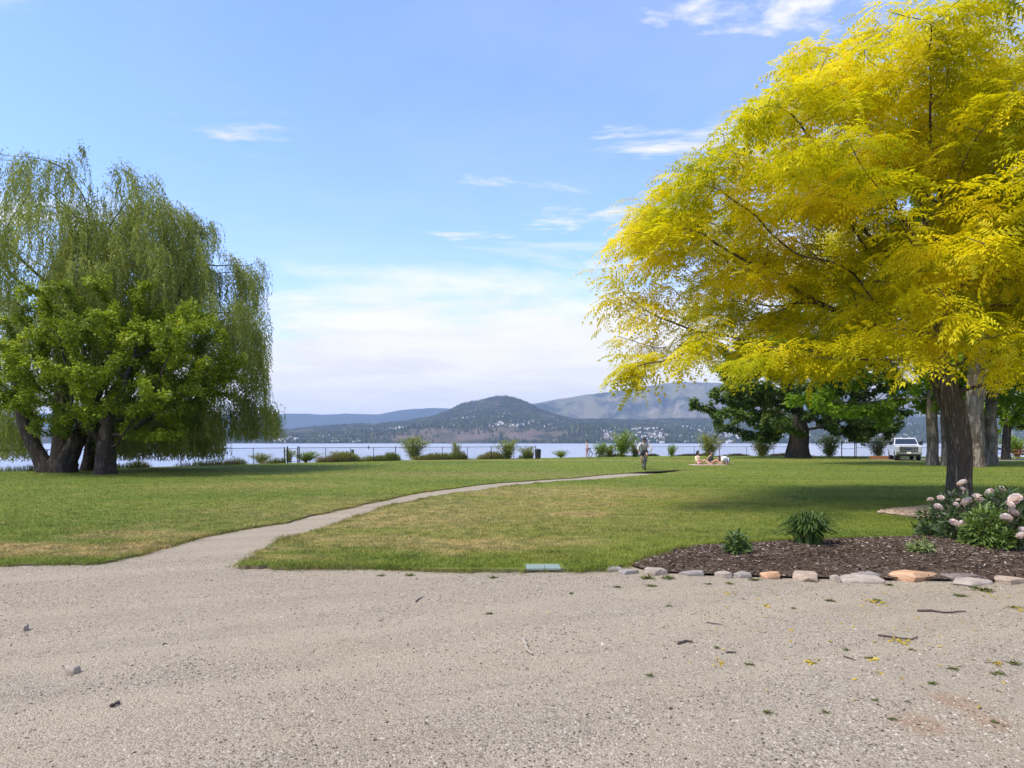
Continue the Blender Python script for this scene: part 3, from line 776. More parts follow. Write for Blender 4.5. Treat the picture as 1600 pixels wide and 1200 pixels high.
def frond(n=7, seed=0):
    """pinnate leaf: leaflets in pairs along a drooping stalk"""
    v = []; t_ = []; rr = np.random.default_rng(seed)
    for k_ in range(n):
        s = 0.12 + 0.85 * k_ / (n - 1); z = -0.34 * s * s; L = 0.34 * (1 - 0.45 * abs(s - 0.45)); 
        for sg in (-1, 1):
            d = np.array([0.55, sg * 0.83, -0.22 - 0.25 * rr.random()]); d /= np.linalg.norm(d)
            p = np.array([s, 0, z]); q = np.array([-sg * d[1], sg * d[0], 0]) * 0.5; q = np.array([0.83, -sg * 0.55, 0.05 * rr.random()])
            o = len(v); w_ = 0.10
            v += [p - q * w_ * 0.55, p + q * w_ * 0.55, p + d * L]; t_ += [(o, o + 1, o + 2)]
    o = len(v); p = np.array([0.95, 0, -0.31]); v += [p, p + (0.1, 0.05, -0.05), p + (0.24, 0, -0.14), p + (0.1, -0.05, -0.05)]; t_ += [(o, o + 1, o + 2), (o, o + 2, o + 3)]
    v += [np.array([0, 0.008, 0]), np.array([0, -0.008, 0]), np.array([0.6, 0, -0.13])]; o += 4; t_ += [(o, o + 1, o + 2)]
    return np.array(v), np.array(t_)

def spray(seed=0, var=1.0):
    """a leafy twig end: compound leaves set alternately along a drooping twig"""
    fv, ft = frond(5, seed); V = []; T = []; o = 0; rr = np.random.default_rng(seed + 50)
    for k_, (x, ang, L) in enumerate(((0.05, 62, 0.50), (0.16, -58, 0.52), (0.30, 52, 0.54), (0.42, -48, 0.54), (0.55, 40, 0.50), (0.64, -32, 0.48), (0.70, 4, 0.46))):
        a = math.radians(ang + rr.normal(0, 15)); q = fv * L * rr.uniform(0.75, 1.2); q = q * np.array([1, 1, rr.uniform(0.6, 2.2)]); x = x * rr.uniform(0.8, 1.2); ca, sa = math.cos(a), math.sin(a)
        w_ = np.stack([q[:, 0] * ca - q[:, 1] * sa + x, q[:, 0] * sa + q[:, 1] * ca, q[:, 2] - 0.22 * x * x + rr.normal(0, 0.02)], -1)
        V.append(w_); T.append(ft + o); o += len(w_)
    V.append(np.array([(0, 0.006, 0), (0, -0.006, 0), (0.72, 0, -0.12)])); T.append(np.array([(o, o + 1, o + 2)]))
    return np.concatenate(V), np.concatenate(T)

def lobes(rng, c, rad, n, m, flat=0.45, lo=0.35, size=(0.16, 0.30), zmin=None, keep=None):
    """clusters of crown points: n flattened clumps, most of them near the outside"""
    out = []; R_ = np.array(rad); c = np.array(c); k_ = 0
    while k_ < n:
        d = rng.normal(0, 1, 3); d /= np.linalg.norm(d); rr = (lo + (1 - lo) * rng.random()) ** 0.55
        q = c + d * R_ * rr
        if zmin is not None and q[2] < zmin(q): continue
        if keep is not None and not keep(q): continue
        s = rng.uniform(*size) * R_.mean()
        out.append(q + rng.normal(0, 1, (m, 3)) * np.array([s, s, s * flat]) * 0.6); k_ += 1
    return np.concatenate(out)

def tips(P, par, rad, thr):
    j = np.where((rad < thr) & (par >= 0))[0]
    d = P[j] - P[par[j]]; d /= np.linalg.norm(d, axis=1, keepdims=True) + 1e-9
    return P[j], d, j

def leafy(rng, P, d, per, tmpl, size, spread, droop, mat, parent, name, horiz=0.5, c=None, upb=1.0, jmix=0.15, level=1.0):
    """leaves round the fine twigs"""
    n = len(P); k_ = rng.poisson(per, n); idx = np.repeat(np.arange(n), k_); N = len(idx)
    rv = rng.normal(0, 1, (N, 3)); rv /= np.linalg.norm(rv, axis=1, keepdims=True)
    pos = P[idx] - d[idx] * rng.random((N, 1)) * spread + rv * rng.random((N, 1)) ** 0.6 * spread
    rv2 = rng.normal(0, 1, (N, 3)); rv2[:, 2] *= 0.5
    ax = d[idx] * horiz + rv2 * 0.7 + rv * 0.5; ax[:, 2] *= level; ax[:, 2] -= droop
    up = rng.normal(0, 0.55, (N, 3)); up[:, 2] += upb
    cl_ = rng.random(n)[idx]
    rnd = np.clip(jmix * cl_ + (1 - jmix) * rng.random(N), 0, 1)
    if isinstance(tmpl, list):      # several leaf shapes, mixed
        which = rng.integers(0, len(tmpl), N); Vs, Ts, Rs, o_ = [], [], [], 0; szs = rng.uniform(*size, N)
        for q_, tm in enumerate(tmpl):
            s_ = which == q_; a_, b_, c_ = scatter(*tm, pos[s_], ax[s_], up[s_], szs[s_], rnd[s_]); Vs.append(a_); Ts.append(b_ + o_); Rs.append(c_); o_ += len(a_)
        V, T, rv_ = np.concatenate(Vs), np.concatenate(Ts), np.concatenate(Rs)
    else: V, T, rv_ = scatter(*tmpl, pos, ax, up, rng.uniform(*size, N), rnd)
    o = link('crown', tri_mesh(name, V, T, mat, False, rv_), parent); tag(o, kind='stuff')
    return o

M_YBARK = bark_mat('locust_bark', (0.12, 0.095, 0.072), (0.48, 0.385, 0.30), 11, 1.5, 0.08)
M_DBARK = bark_mat('maple_bark', (0.045, 0.036, 0.030), (0.165, 0.135, 0.11), 8, 1.8, 0.04)
M_WBARK = bark_mat('willow_bark', (0.035, 0.029, 0.024), (0.125, 0.105, 0.085), 6, 1.2, 0.06)
M_PBARK = bark_mat('plane_bark', (0.10, 0.08, 0.055), (0.33, 0.275, 0.20), 3.5, 0.8, 0.03, (0.10, 0.078, 0.055))
M_YLEAF = leaf_mat('golden_locust_leaf', [(0, (0.18, 0.21, 0.006)), (0.25, (0.42, 0.42, 0.008)), (0.5, (0.71, 0.62, 0.010)), (0.8, (0.87, 0.70, 0.016)), (1, (0.90, 0.62, 0.020))], 0.46, 0.45, 0.38)
M_MLEAF = leaf_mat('maple_leaf', [(0, (0.085, 0.125, 0.012)), (0.4, (0.19, 0.255, 0.018)), (0.75, (0.34, 0.40, 0.025)), (1, (0.48, 0.47, 0.04))], 0.32, 0.55, 0.35)
M_WLEAF = leaf_mat('willow_leaf', [(0, (0.155, 0.19, 0.036)), (0.5, (0.285, 0.32, 0.066)), (0.85, (0.42, 0.43, 0.10)), (1, (0.50, 0.44, 0.15))], 0.34, 0.5, 0.30)
M_DLEAF = leaf_mat('dark_maple_leaf', [(0, (0.045, 0.078, 0.016)), (0.5, (0.095, 0.15, 0.024)), (1, (0.18, 0.24, 0.04))], 0.34, 0.5, 0.3)
M_PLEAF = leaf_mat('plane_leaf', [(0, (0.10, 0.17, 0.014)), (0.5, (0.20, 0.31, 0.02)), (1, (0.35, 0.45, 0.04))], 0.5, 0.5, 0.3)
M_BLEAF = leaf_mat('shore_bush_leaf', [(0, (0.13, 0.165, 0.022)), (0.5, (0.26, 0.29, 0.045)), (1, (0.44, 0.42, 0.12))], 0.35, 0.4, 1.0)
M_BLEAF2 = leaf_mat('shore_bush_green_leaf', [(0, (0.09, 0.15, 0.014)), (0.5, (0.20, 0.29, 0.022)), (1, (0.36, 0.42, 0.04))], 0.35, 0.4, 1.0)

# golden honey locust at the right, over the flower bed
rg = np.random.default_rng(11)
TY = 16.9; tx_, ty_, _ = G(1497, 692 + CAM_H * F / TY)
locust = empty('golden_locust_tree', (tx_, ty_, 0))
tag(locust, 'large golden yellow locust tree with thick furrowed trunk behind the pink peonies', 'tree')
tk = [(0, 0, -0.1), (0.06, 0, 0.6), (0.05, 0, 1.5), (-0.12, 0.0, 2.4), (-0.42, 0.05, 3.2), (-0.5, 0.1, 4.2), (-0.35, 0.1, 5.4)]
cc = np.array((-0.4, -0.2, 6.5))
def zmn(q): return 2.95 + 0.9 * math.sin(q[0] * 0.9 + 1.0) * 0.5 + (0.5 if q[0] > -1.2 and q[0] < 1.2 else 0.0) + 0.20 * max(0, -q[1]) - 0.05 * max(0, -q[0] - 4)
att = lobes(rg, cc, (8.3, 6.0, 4.9), 235, 13, 0.16, 0.08, (0.11, 0.20), zmn)
# reaching sprays seen against the sky: (photo x, y, depth)
spr = [(955, 385, 16.2), (985, 395, 16.4), (1010, 292, 16.8), (1060, 280, 17), (1090, 275, 17), (960, 520, 15.6), (975, 470, 16), (1000, 560, 15.2), (1005, 440, 16), (1030, 520, 16), (990, 608, 14.6), (1030, 590, 15.2), (1090, 300, 17),
       (1165, 175, 17.5), (1180, 200, 17), (1240, 90, 17.5), (1225, 130, 17), (1280, 75, 16.5), (1350, 60, 16.5), (1420, 58, 16), (1500, 68, 15.5), (1580, 85, 15), (1130, 235, 17), (1070, 350, 16.8), (1130, 605, 13.5), (1170, 590, 13.2), (1210, 575, 13.5), (1340, 560, 13), (1400, 580, 13), (1080, 560, 14.4), (1040, 470, 15.5), (1440, 585, 12.6), (1580, 590, 12.5), (1560, 640, 14), (1105, 225, 16.5), (1140, 215, 16), (1170, 240, 16), (1120, 265, 16.5), (1200, 150, 16.5), (1210, 200, 15.5), (1160, 290, 15.5), (1085, 255, 17), (1250, 160, 15), (1280, 130, 15), (1240, 220, 14.5), (1300, 90, 15.5), (1330, 110, 14.5), (1190, 320, 15), (1260, 280, 13.5), (1400, 90, 14.5), (1460, 110, 13.5), (1520, 110, 13), (1590, 140, 12.5), (1480, 545, 13), (1530, 555, 12.5), (1570, 575, 13), (1420, 530, 13.5), (1380, 500, 13), (1440, 470, 12.5), (1320, 520, 13), (1500, 480, 12), (1560, 520, 12), (960, 400, 16), (965, 470, 15.8), (980, 510, 15.6), (1010, 320, 16.6)]
for (x, y, Y) in spr:
    q = np.array(AT(x, y, Y)) - np.array((tx_, ty_, 0)); att = np.concatenate([att, q + rg.normal(0, 0.22, (5, 3))])
# crown shape as seen from the yard: upper left shoulder and the ragged lower edge
ab = att + np.array((tx_, ty_, 0)); au = 800 + F * ab[:, 0] / ab[:, 1]; av = HOR - F * (ab[:, 2] - CAM_H) / ab[:, 1]
kx = np.interp(av, [-300, 30, 70, 180, 265, 290, 385, 450, 520, 600, 650], [1400, 1262, 1245, 1172, 1070, 1020, 958, 968, 968, 985, 990])
ky = np.interp(au, [940, 1000, 1050, 1090, 1150, 1250, 1350, 1450, 1600, 1800], [540, 612, 560, 575, 598, 585, 575, 560, 590, 600])
rag = 95 * (fbm(av / 38.0, av * 0 + 3.0, 3, 12) - 0.5)
att = att[(au > kx - 22 + rag + rg.normal(0, 10, len(au))) & (av < ky + rg.normal(0, 10, len(au)))]
P, par, base = skeleton(rg, tk, att, 0.34, 0.40, 70, (0, 0, 0.0), 0.16)
rad = radii(P, par, 0.0075, 2.35, 0.27)
limbs(P, par, rad, 'locust', M_YBARK, locust, 0.07, 0.22)
pp, dd, jj = tips(P, par, rad, 0.022)
print('LOCUST', len(P), len(pp), rad[:8])
leafy(rg, pp, dd, 8300 / len(pp), [spray(k_) for k_ in range(6)], (0.40, 0.80), 0.24, 0.16, M_YLEAF, locust, 'locust_crown', 0.9, upb=2.4, jmix=0.7, level=0.3)
leafy(rg, pp, dd, 10000 / len(pp), frond(5), (0.22, 0.38), 0.24, 0.40, M_YLEAF, locust, 'locust_crown_inner', 0.6, upb=1.3, jmix=0.4)

# willows at the left, hanging to the ground
def willow(name, label, base_px, Y, centre, rad3, top_n, strands, seed, tr, trunks, zlo, extra=(), curtain=None, leafmat=M_WLEAF):
    rg = np.random.default_rng(seed)
    bx_, by_, _ = (base_px - 800) / F * Y, Y, 0
    root = empty(name, (bx_, by_, 0)); tag(root, label, 'tree', 'weeping willows by the water')
    c = np.array(centre)
    att = lobes(rg, c, rad3, top_n, 7, 0.5, 0.3, (0.09, 0.16), lambda q: c[2] - rad3[2] * 0.25)
    for e in extra: att = np.concatenate([att, np.array(e) - np.array((bx_, by_, 0)) + rg.normal(0, 0.3, (6, 3))])
    P, par, base = skeleton(rg, trunks, att, 0.55, 0.75, 70, (0, 0, 0.05), 0.16)
    rad_ = radii(P, par, 0.011, 2.25, tr)
    limbs(P, par, rad_, name, M_WBARK, root, 0.09, 0.35)
    pp, dd, jj = tips(P, par, rad_, 0.035)
    # strands: thin withes hanging from the twigs with narrow leaves along them
    w_ = np.linalg.norm((pp - c) / np.array(rad3), axis=1); pr = 0.25 + w_ ** 2; pr /= pr.sum()
    strands0 = strands; s = rg.choice(len(pp), strands, p=pr); st = pp[s] + rg.normal(0, 0.18, (strands, 3))
    if curtain is not None:      # low withes hanging almost to the ground
        (u0, u1, y0, y1, z0, z1, nc) = curtain; yy = rg.uniform(y0, y1, nc); cl0 = rg.integers(0, 26, nc); uu = np.linspace(u0, u1, 26)[cl0] + rg.normal(0, 3.5, nc)
        st = np.concatenate([st, np.stack([(uu - 800) / F * yy - bx_, yy - by_, rg.uniform(z0, z1, nc) + 0.6 * np.sin(cl0 * 2.3)], -1)]); strands += nc
    out = st - c; out[:, 2] = 0; ro = np.linalg.norm(out, axis=1, keepdims=True) + 1e-6; od = out / ro
    gl = fbm(st[:, 0] * 0.55 + 40, st[:, 1] * 0.55 + 40, 3, seed); 
    L = np.minimum(rg.uniform(1.0, 3.9, strands) * (0.55 + 1.5 * gl), st[:, 2] - zlo(st) - rg.random(strands) * 0.5); L[strands0:] = np.maximum(1.0, st[strands0:, 2] - 0.45 - 0.6 * rg.random(strands - strands0)); hi = np.clip((st[:, 2] - c[2]) / rad3[2], 0, 1); L = np.maximum(L * (1 - 0.62 * hi), 0.4)
    per = 11; nl = (L * per).astype(int); idx = np.repeat(np.arange(strands), nl); N = len(idx)
    k_ = (np.arange(N) - np.repeat(np.cumsum(nl) - nl, nl)) / np.repeat(nl, nl)
    sw = rg.normal(0, 0.10, (strands, 2))
    pos = st[idx].copy(); arch = 0.42 * np.sin(np.minimum(k_ * L[idx] / 0.9, 1) * 1.57)
    pos[:, :2] += od[idx, :2] * arch[:, None] + sw[idx] * (k_ * L[idx])[:, None]; pos[:, 2] -= k_ * L[idx] - 0.25 * arch
    pos += rg.normal(0, 0.025, (N, 3))
    ax = rg.normal(0, 0.45, (N, 3)); ax[:, 2] -= 1.0
    up = rg.normal(0, 1, (N, 3)); up[:, :2] += od[idx, :2] * 0.8
    cl_ = rg.random(strands)[idx]
    V, T, rv = scatter(*leaf_simple(0.25, 0.04), pos, ax, up, rg.uniform(0.14, 0.25, N), np.clip(0.5 * cl_ + 0.5 * rg.random(N), 0, 1))
    # small upright leaves on the top twigs
    n2 = rg.poisson(8 + 14 * np.clip((pp[:, 2] - c[2]) / rad3[2], 0, 1)); i2 = np.repeat(np.arange(len(pp)), n2); N2 = len(i2)
    p2_ = pp[i2] + rg.normal(0, 0.20, (N2, 3)); a2 = dd[i2] + rg.normal(0, 0.6, (N2, 3)); a2[:, 2] -= 0.2
    V2, T2, r2_ = scatter(*leaf_simple(0.30, 0.04), p2_, a2, rg.normal(0, 0.7, (N2, 3)) + np.array([0, 0, 0.8]), rg.uniform(0.12, 0.2, N2), rg.random(N2))
    T = np.concatenate([T, T2 + len(V)]); V = np.concatenate([V, V2]); rv = np.concatenate([rv, r2_])
    o = link('crown', tri_mesh(name + '_crown', V, T, leafmat, False, rv), root); tag(o, kind='stuff')
    print(name, len(P), N)
    return root
WA = willow('weeping_willow', 'tall weeping willow with heavy forked trunk, highest crown beside the fence', 88, 35.2, (-1.4, 3.2, 11.0), (7.0, 6.6, 7.3), 105, 2900, 21, 0.42,
       [(0, 0, -0.1), (0.1, 0.2, 1.0), (-0.1, 0.6, 2.6), (-0.4, 1.2, 5.0), (-0.4, 2.0, 8.0), (0, 2.6, 10.5)], lambda s: np.where(s[:, 0] > 1, 1.0, 0.7) + 2.2 * (np.abs(s[:, 0]) < 1.6), (), (-10, 62, 36.5, 40, 2.4, 4.2, 350))
WB = willow('weeping_willow', 'wide weeping willow behind the round maple, branches trailing down to the fence', 140, 37.5, (3.5, 1.0, 9.0), (5.6, 5.4, 6.1), 125, 4000, 23, 0.36,
       [(0, 0, -0.1), (0.1, 0, 1.4), (0.7, 0, 3.2), (1.9, 0.2, 5.2), (3.0, 0.6, 7.4)], lambda s: np.where(s[:, 0] > 6.3, 1.5, 0.7), [AT(x, y, Y) for (x, y, Y) in ((400, 632, 36.5), (412, 636, 36.5), (420, 640, 37), (408, 640, 36), (385, 625, 37), (395, 628, 36.5), (370, 620, 36), (350, 610, 37), (395, 560, 37), (400, 500, 37.5), (330, 640, 36), (300, 640, 35.5), (270, 650, 35.5), (200, 640, 37.5), (225, 650, 37), (250, 645, 36.5), (290, 655, 37), (345, 650, 37), (315, 655, 36.5), (240, 660, 38), (375, 640, 37), (390, 640, 36.5))], (175, 335, 36.5, 40.5, 2.6, 4.6, 900))
# low far-reaching branch of the wide willow over the fence
# second stems of the tall willow
rg = np.random.default_rng(4)
for (pts_, r0) in (([(-0.3, 0, -0.1), (-0.8, 0, 0.7), (-1.5, -0.1, 2.2), (-2.1, 0, 4.0), (-2.3, 0.3, 6.2)], (0.60, 0.40, 0.30, 0.24, 0.18)), ([(0.45, -0.1, -0.1), (0.7, -0.1, 0.8), (1.35, 0, 2.3), (1.9, 0.3, 4.2), (2.6, 0.8, 6.6)], (0.66, 0.46, 0.36, 0.28, 0.2))):
    t_ = np.linspace(0, 1, 24); q = np.stack([np.interp(t_, np.linspace(0, 1, 5), [p[a] for p in pts_]) for a in range(3)], -1)
    V, Q_ = tube_arrays(q, np.interp(t_, np.linspace(0, 1, 5), r0) * (1 + rg.normal(0, 0.04, 24)), 14)
    link('stem', tri_mesh('willow_stem', V, Q_, M_WBARK, True), WA)

# round maple in front of the willows
def broadleaf(name, label, x, Y, centre, rad3, n_lobes, m, seed, tr, trunk, leaves, tmpl, size, mat, bark, zmin=None, keep=None, group=None, step=0.42, kill=0.6, flat=0.42, lo=0.25, spread=0.28, lobe_size=(0.13, 0.24), flare=0.4):
    rg = np.random.default_rng(seed)
    root = empty(name, ((x - 800) / F * Y, Y, 0)); tag(root, label, 'tree', group)
    att = lobes(rg, centre, rad3, n_lobes, m, flat, lo, lobe_size, zmin, keep)
    P, par, base = skeleton(rg, trunk, att, step, kill, 70, (0, 0, 0.02), 0.14)
    rad_ = radii(P, par, 0.009, 2.25, tr)
    limbs(P, par, rad_, name, bark, root, 0.08, flare)
    pp, dd, jj = tips(P, par, rad_, 0.03)
    print(name, len(P), len(pp))
    leafy(rg, pp, dd, leaves / len(pp), tmpl, size, spread, 0.35, mat, root, name + '_crown', 0.4, upb=1.25, jmix=0.55)
    return root
broadleaf('round_maple', 'round crowned green maple with short grey forked trunk in front of the willows', 163, 33.0, (0.5, 0.3, 5.25), (5.5, 4.6, 4.3), 190, 10, 31, 0.38,
          [(0, 0, -0.1), (0, 0, 0.7), (0.03, 0, 1.4), (0.05, 0.05, 2.0)], 90000, leaf_simple(0.85, 0.12), (0.085, 0.16), M_MLEAF, M_DBARK,
          lambda q: 1.55 + 0.3 * math.sin(q[0] * 2.1) + (0.55 if abs(q[0]) < 1.2 else 0), step=0.34, kill=0.46, flat=0.30)
# dark spreading maple by the lake fence
broadleaf('dark_spreading_maple', 'dark broad maple with massive trunk and low boughs beside the lake fence', 1247, 70.0, (0, 0, 6.8), (10.4, 7.5, 7.2), 125, 12, 33, 0.85,
          [(0, 0, -0.1), (0, 0, 1.2), (0.1, 0, 2.2), (0, 0, 3.6), (0, 0, 5.0)], 60000, leaf_simple(0.85, 0.1), (0.22, 0.40), M_DLEAF, M_DBARK,
          lambda q: 1.3 + (1.3 if abs(q[0]) < 3 else 0) + 0.6 * math.sin(q[0] * 1.1), step=0.6, kill=0.85, spread=0.45, flare=0.55)
# plane trees with pale trunks behind the locust
pl = [('pale trunked plane tree standing beside the white pickup, leaning bough to the side', 1457, 46.5, 41, (-2.6, 0.3, 8.6), (7.6, 6.0, 6.4), 0.34, 2.6),
      ('slender pale plane tree, second in the row beyond the golden tree', 1478, 45.5, 42, (0.6, 1.0, 12.5), (6.0, 5.0, 6.5), 0.27, 6.0),
      ('thickest pale plane tree, seen close behind the golden tree trunk', 1523, 43.0, 43, (1.0, 0.5, 16.0), (7.5, 6.0, 11.5), 0.50, 4.6),
      ('plane tree with dark mottled trunk, last of the row beyond the golden tree', 1549, 46.5, 44, (2.5, 1.5, 12.5), (7.0, 6.0, 9.5), 0.34, 3.4)]
for (lab, x, Y, sd, c, r3, tr, zlo) in pl:
    broadleaf('plane_tree', lab, x, Y, c, r3, 75, 11, sd, tr, [(0, 0, -0.1), (0.05, 0, 1.5), (-0.1, 0, 3.2), (0.1, 0, 5.4), (c[0] * 0.3, c[1] * 0.3, 7.5)], 26000, leaf_simple(0.9, 0.12), (0.19, 0.34), M_PLEAF, M_PBARK,
              (lambda zz: (lambda q: zz + 0.5 * math.sin(q[0] * 1.3)))(zlo), group='row of plane trees on the lawn', step=0.6, kill=0.85, spread=0.45, flare=0.35)
broadleaf('young_plane_tree', 'smaller forked tree with dark trunk beside the wooden picnic table', 1572, 61.5, (1.2, 0, 5.6), (5.0, 4.0, 3.8), 55, 10, 46, 0.32,
          [(0, 0, -0.1), (0, 0, 1.2), (0.05, 0, 2.0), (0.1, 0, 3.5)], 14000, leaf_simple(0.9, 0.12), (0.2, 0.34), M_PLEAF, M_DBARK, lambda q: 2.6, step=0.55, kill=0.8, spread=0.4)

# shore bushes behind the fence
M_STEM = plain('bush_stem', (0.13, 0.095, 0.06), 0.9, 0.3)
def bush_mesh(kind, seed):
    rg = np.random.default_rng(seed)
    ns = 26; st = []; leaves = []
    for k_ in range(ns):
        a = rg.uniform(0, 6.28); rr = rg.uniform(0.05, 0.5) ** 0.8; hgt = (1 - 0.45 * rr ** 2) * rg.uniform(0.72, 1.0)
        t_ = np.linspace(0, 1, 7); q = np.stack([np.cos(a) * rr * t_ ** 1.4, np.sin(a) * rr * t_ ** 1.4, hgt * t_], -1) + np.cumsum(rg.normal(0, 0.012, (7, 3)), 0)
        st.append((q, np.linspace(0.016, 0.004, 7)))
        nn = 95
        u_ = rg.uniform(0.22 if kind else 0.12, 1.0, nn); pos = np.stack([np.interp(u_, t_, q[:, a_]) for a_ in range(3)], -1) + rg.normal(0, 0.075, (nn, 3)) * (1.25 - 0.4 * u_[:, None])
        leaves.append(pos)
    vs_ = []; fs_ = []; o = 0
    for q, r__ in st:
        V, Q_ = tube_arrays(q, r__, 4); vs_.append(V); fs_.append(Q_ + o); o += len(V)
    stem = tri_mesh('bush_stems', np.concatenate(vs_), np.concatenate(fs_), M_STEM)
    pos = np.concatenate(leaves); pos[:, 2] = np.maximum(pos[:, 2], 0.03); N = len(pos)
    ax = pos * np.array([1.2, 1.2, 0]) + rg.normal(0, 0.5, (N, 3)); ax[:, 2] += 0.45
    V, T, rv = scatter(*leaf_lance(), pos, ax, rg.normal(0, .7, (N, 3)) + np.array([0, 0, 1.0]), rg.uniform(0.055, 0.11, N), rg.random(N))
    return stem, tri_mesh('bush_leaves', V, T, (M_BLEAF, M_BLEAF2)[kind], False, rv)
bm_ = [bush_mesh(0, 1), bush_mesh(1, 2), bush_mesh(0, 3), bush_mesh(1, 4)]
def bush(label, x, ybase, w_px, h_px, k_, seed):
    g = G(x, ybase); Y = g[1]; root = empty('shore_bush', (g[0], Y, 0.0), seed * 1.3); tag(root, label, 'bush', 'bushes along the lake fence')
    sx = PXM(w_px, Y) * 1.05; sz = PXM(h_px, Y)
    for nm, me_ in (('stem', bm_[k_][0]), ('leaves', bm_[k_][1])):
        o = link(nm, me_, root, scale=(sx, sx, sz)); tag(o, kind='stuff')
for (lab, x, yb, w_, h_, k_) in [
    ('wispy yellow green bush growing through the lake fence, widest left of the path', 647, 719.0, 44, 38, 0), ('small thin sapling at the fence between two larger bushes', 713, 718.5, 16, 29, 2),
    ('airy pale bush by the fence near the dark bin', 793, 717.5, 36, 31, 0), ('low leafy shrub right against the dark bin', 822, 717, 26, 20, 2), ('low dense green clump standing alone in the fence gap', 876, 715.3, 24, 12, 1),
    ('leafy shrub behind the parked bicycle', 938, 714.6, 30, 24, 1), ('tallest bright green bush behind the cyclist', 972, 714.6, 38, 43, 1), ('grey green shrub at the foot of the bright tall bush', 952, 714.2, 24, 20, 2), ('pale weedy shrub just behind the cyclist', 992, 714.2, 24, 24, 2), ('small green shrub by the fence between cyclist and picnic', 1049, 714.2, 16, 20, 1),
    ('round pale green bush behind the picnickers', 1108, 714.0, 38, 39, 2), ('round pale green bush left of the dark maple trunk', 1190, 714.0, 42, 40, 2), ('yellow green bush right of the dark maple trunk', 1296, 714.0, 42, 36, 0), ('yellow green bush behind the tall gate', 1372, 714.5, 34, 34, 0),
    ('small weedy bush under the willow tips by the gate post', 408, 724.5, 34, 17, 0), ('tangled shrub at the narrow fence gate', 452, 723.5, 16, 24, 2), ('low brown green bush by the sign on the fence', 535, 721.5, 44, 17, 0), ('weedy bush left of the fence sign', 478, 722.6, 42, 18, 1), ('sunlit shrub beyond the wooden picnic table', 1588, 713.5, 46, 34, 1)]:
    bush(lab, x, yb, w_, h_, k_, x)

# ------------------------------------------------------------------ fences
M_FENCE = plain('black_fence_steel', (0.030, 0.030, 0.030), 0.5, 0.2, metal=0.3)
M_WIRE = plain('chain_link_wire', (0.10, 0.10, 0.10), 0.5, 0.1, metal=0.5)
def fence(label, pts, h, post_step, mid=False):
    pts = [np.array(p, float) for p in pts]
    root = empty('chain_link_fence', (*pts[0], 0)); tag(root, label, 'fence')
    o0 = pts[0]; post_me = MB().tube([(0, 0, -0.3), (0, 0, h)], 0.035, 8).ball((0, 0, h + 0.01), 0.042, 8, 5).mesh('fence_post', M_FENCE)
    thin_me = MB().tube([(0, 0, -0.3), (0, 0, h - 0.04)], 0.024, 8).mesh('fence_line_post', M_FENCE)
    bays = []
    for a, b in zip(pts[:-1], pts[1:]):
        n = max(1, round(np.linalg.norm(b - a) / post_step))
        for j in range(n): bays.append((a + (b - a) * j / n, a + (b - a) * (j + 1) / n))
    for j, (a, b) in enumerate(bays + [(bays[-1][1], None)]):
        link('post', post_me if j % 4 == 0 or b is None else thin_me, root, (a[0] - o0[0], a[1] - o0[1], LZ))
        if b is None: break
        A = np.array([*(a - o0), LZ]); B = np.array([*(b - o0), LZ]); d = B - A; L = np.linalg.norm(d); u = d / L
        link('top_rail', MB().tube([A + (0, 0, h - 0.04), B + (0, 0, h - 0.04)], 0.022, 6).mesh('rail', M_FENCE), root)
        if mid: link('middle_rail', MB().tube([A + (0, 0, h * 0.62), B + (0, 0, h * 0.62)], 0.02, 6).mesh('rail', M_FENCE), root)
        m = MB(); s = 0.13; hh = h - 0.1; k = -hh
        while k < L:
            for sg in (1, -1):
                x0, x1 = k, k + hh; z0, z1 = (0.04, 0.04 + hh) if sg > 0 else (0.04 + hh, 0.04)
                t0 = max(0, -x0) / hh; t1 = 1 - max(0, x1 - L) / hh
                if t1 > t0:
                    p = A + u * (x0 + hh * t0) + np.array([0, 0, z0 + (z1 - z0) * t0]); q = A + u * (x0 + hh * t1) + np.array([0, 0, z0 + (z1 - z0) * t1])
                    m.tube([p, q], 0.0022, 3, caps=False)
            k += s
        link('wire_mesh', m.mesh('wire_mesh', M_WIRE), root)
    return root
FL = [(-27.0, 35.6), (-22.6, 41.3), (-16.9, 50.7)]
fence('black chain link fence under the willow branches, ending at the narrow gate', FL, 1.18, 2.6)
fence('black chain link fence along the lake from the narrow gate to the dark bin', [(-16.0, 51.4), (-8.3, 59.3), (2.3, 66.2)], 1.18, 2.45)
fence('black chain link fence along the lake behind the cyclist and picnickers', [(11.5, 76.0), (24, 79.0), (33.2, 78.4)], 1.12, 2.9)
fence('taller chain link fence with middle rail beside the white pickup', [(35.6, 70.6), (40.2, 71.4), (49, 70.2)], 1.62, 2.3, True)
g1 = empty('fence_gate', (33.9, 70.2, 0)); tag(g1, 'tall open framed steel gate standing beside the yellow green bush', 'gate')
for x in (0, 1.35): link('post', MB().tube([(x, 0, -0.3), (x, 0, 1.66 + LZ)], 0.05, 8).mesh('gate_post', M_FENCE), g1)
for z in (0.12, 0.95, 1.56): link('rail', MB().tube([(0.05, 0, z), (1.3, 0, z)], 0.02, 6).mesh('gate_rail', M_FENCE), g1)
g2 = empty('fence_gate', (-16.75, 50.85, 0), 0.75); tag(g2, 'narrow steel gate between the two fence runs', 'gate')
for x in (0.02, 0.85): link('post', MB().tube([(x, 0, -0.3), (x, 0, 1.26 + LZ)], 0.05, 8).mesh('gate_post', M_FENCE), g2)
for z in (0.15, 1.12): link('rail', MB().tube([(0.06, 0, z), (0.8, 0, z)], 0.018, 6).mesh('gate_rail', M_FENCE), g2)
link('brace', MB().tube([(0.06, 0, 0.16), (0.8, 0, 1.1)], 0.014, 6).mesh('gate_brace', M_FENCE), g2)
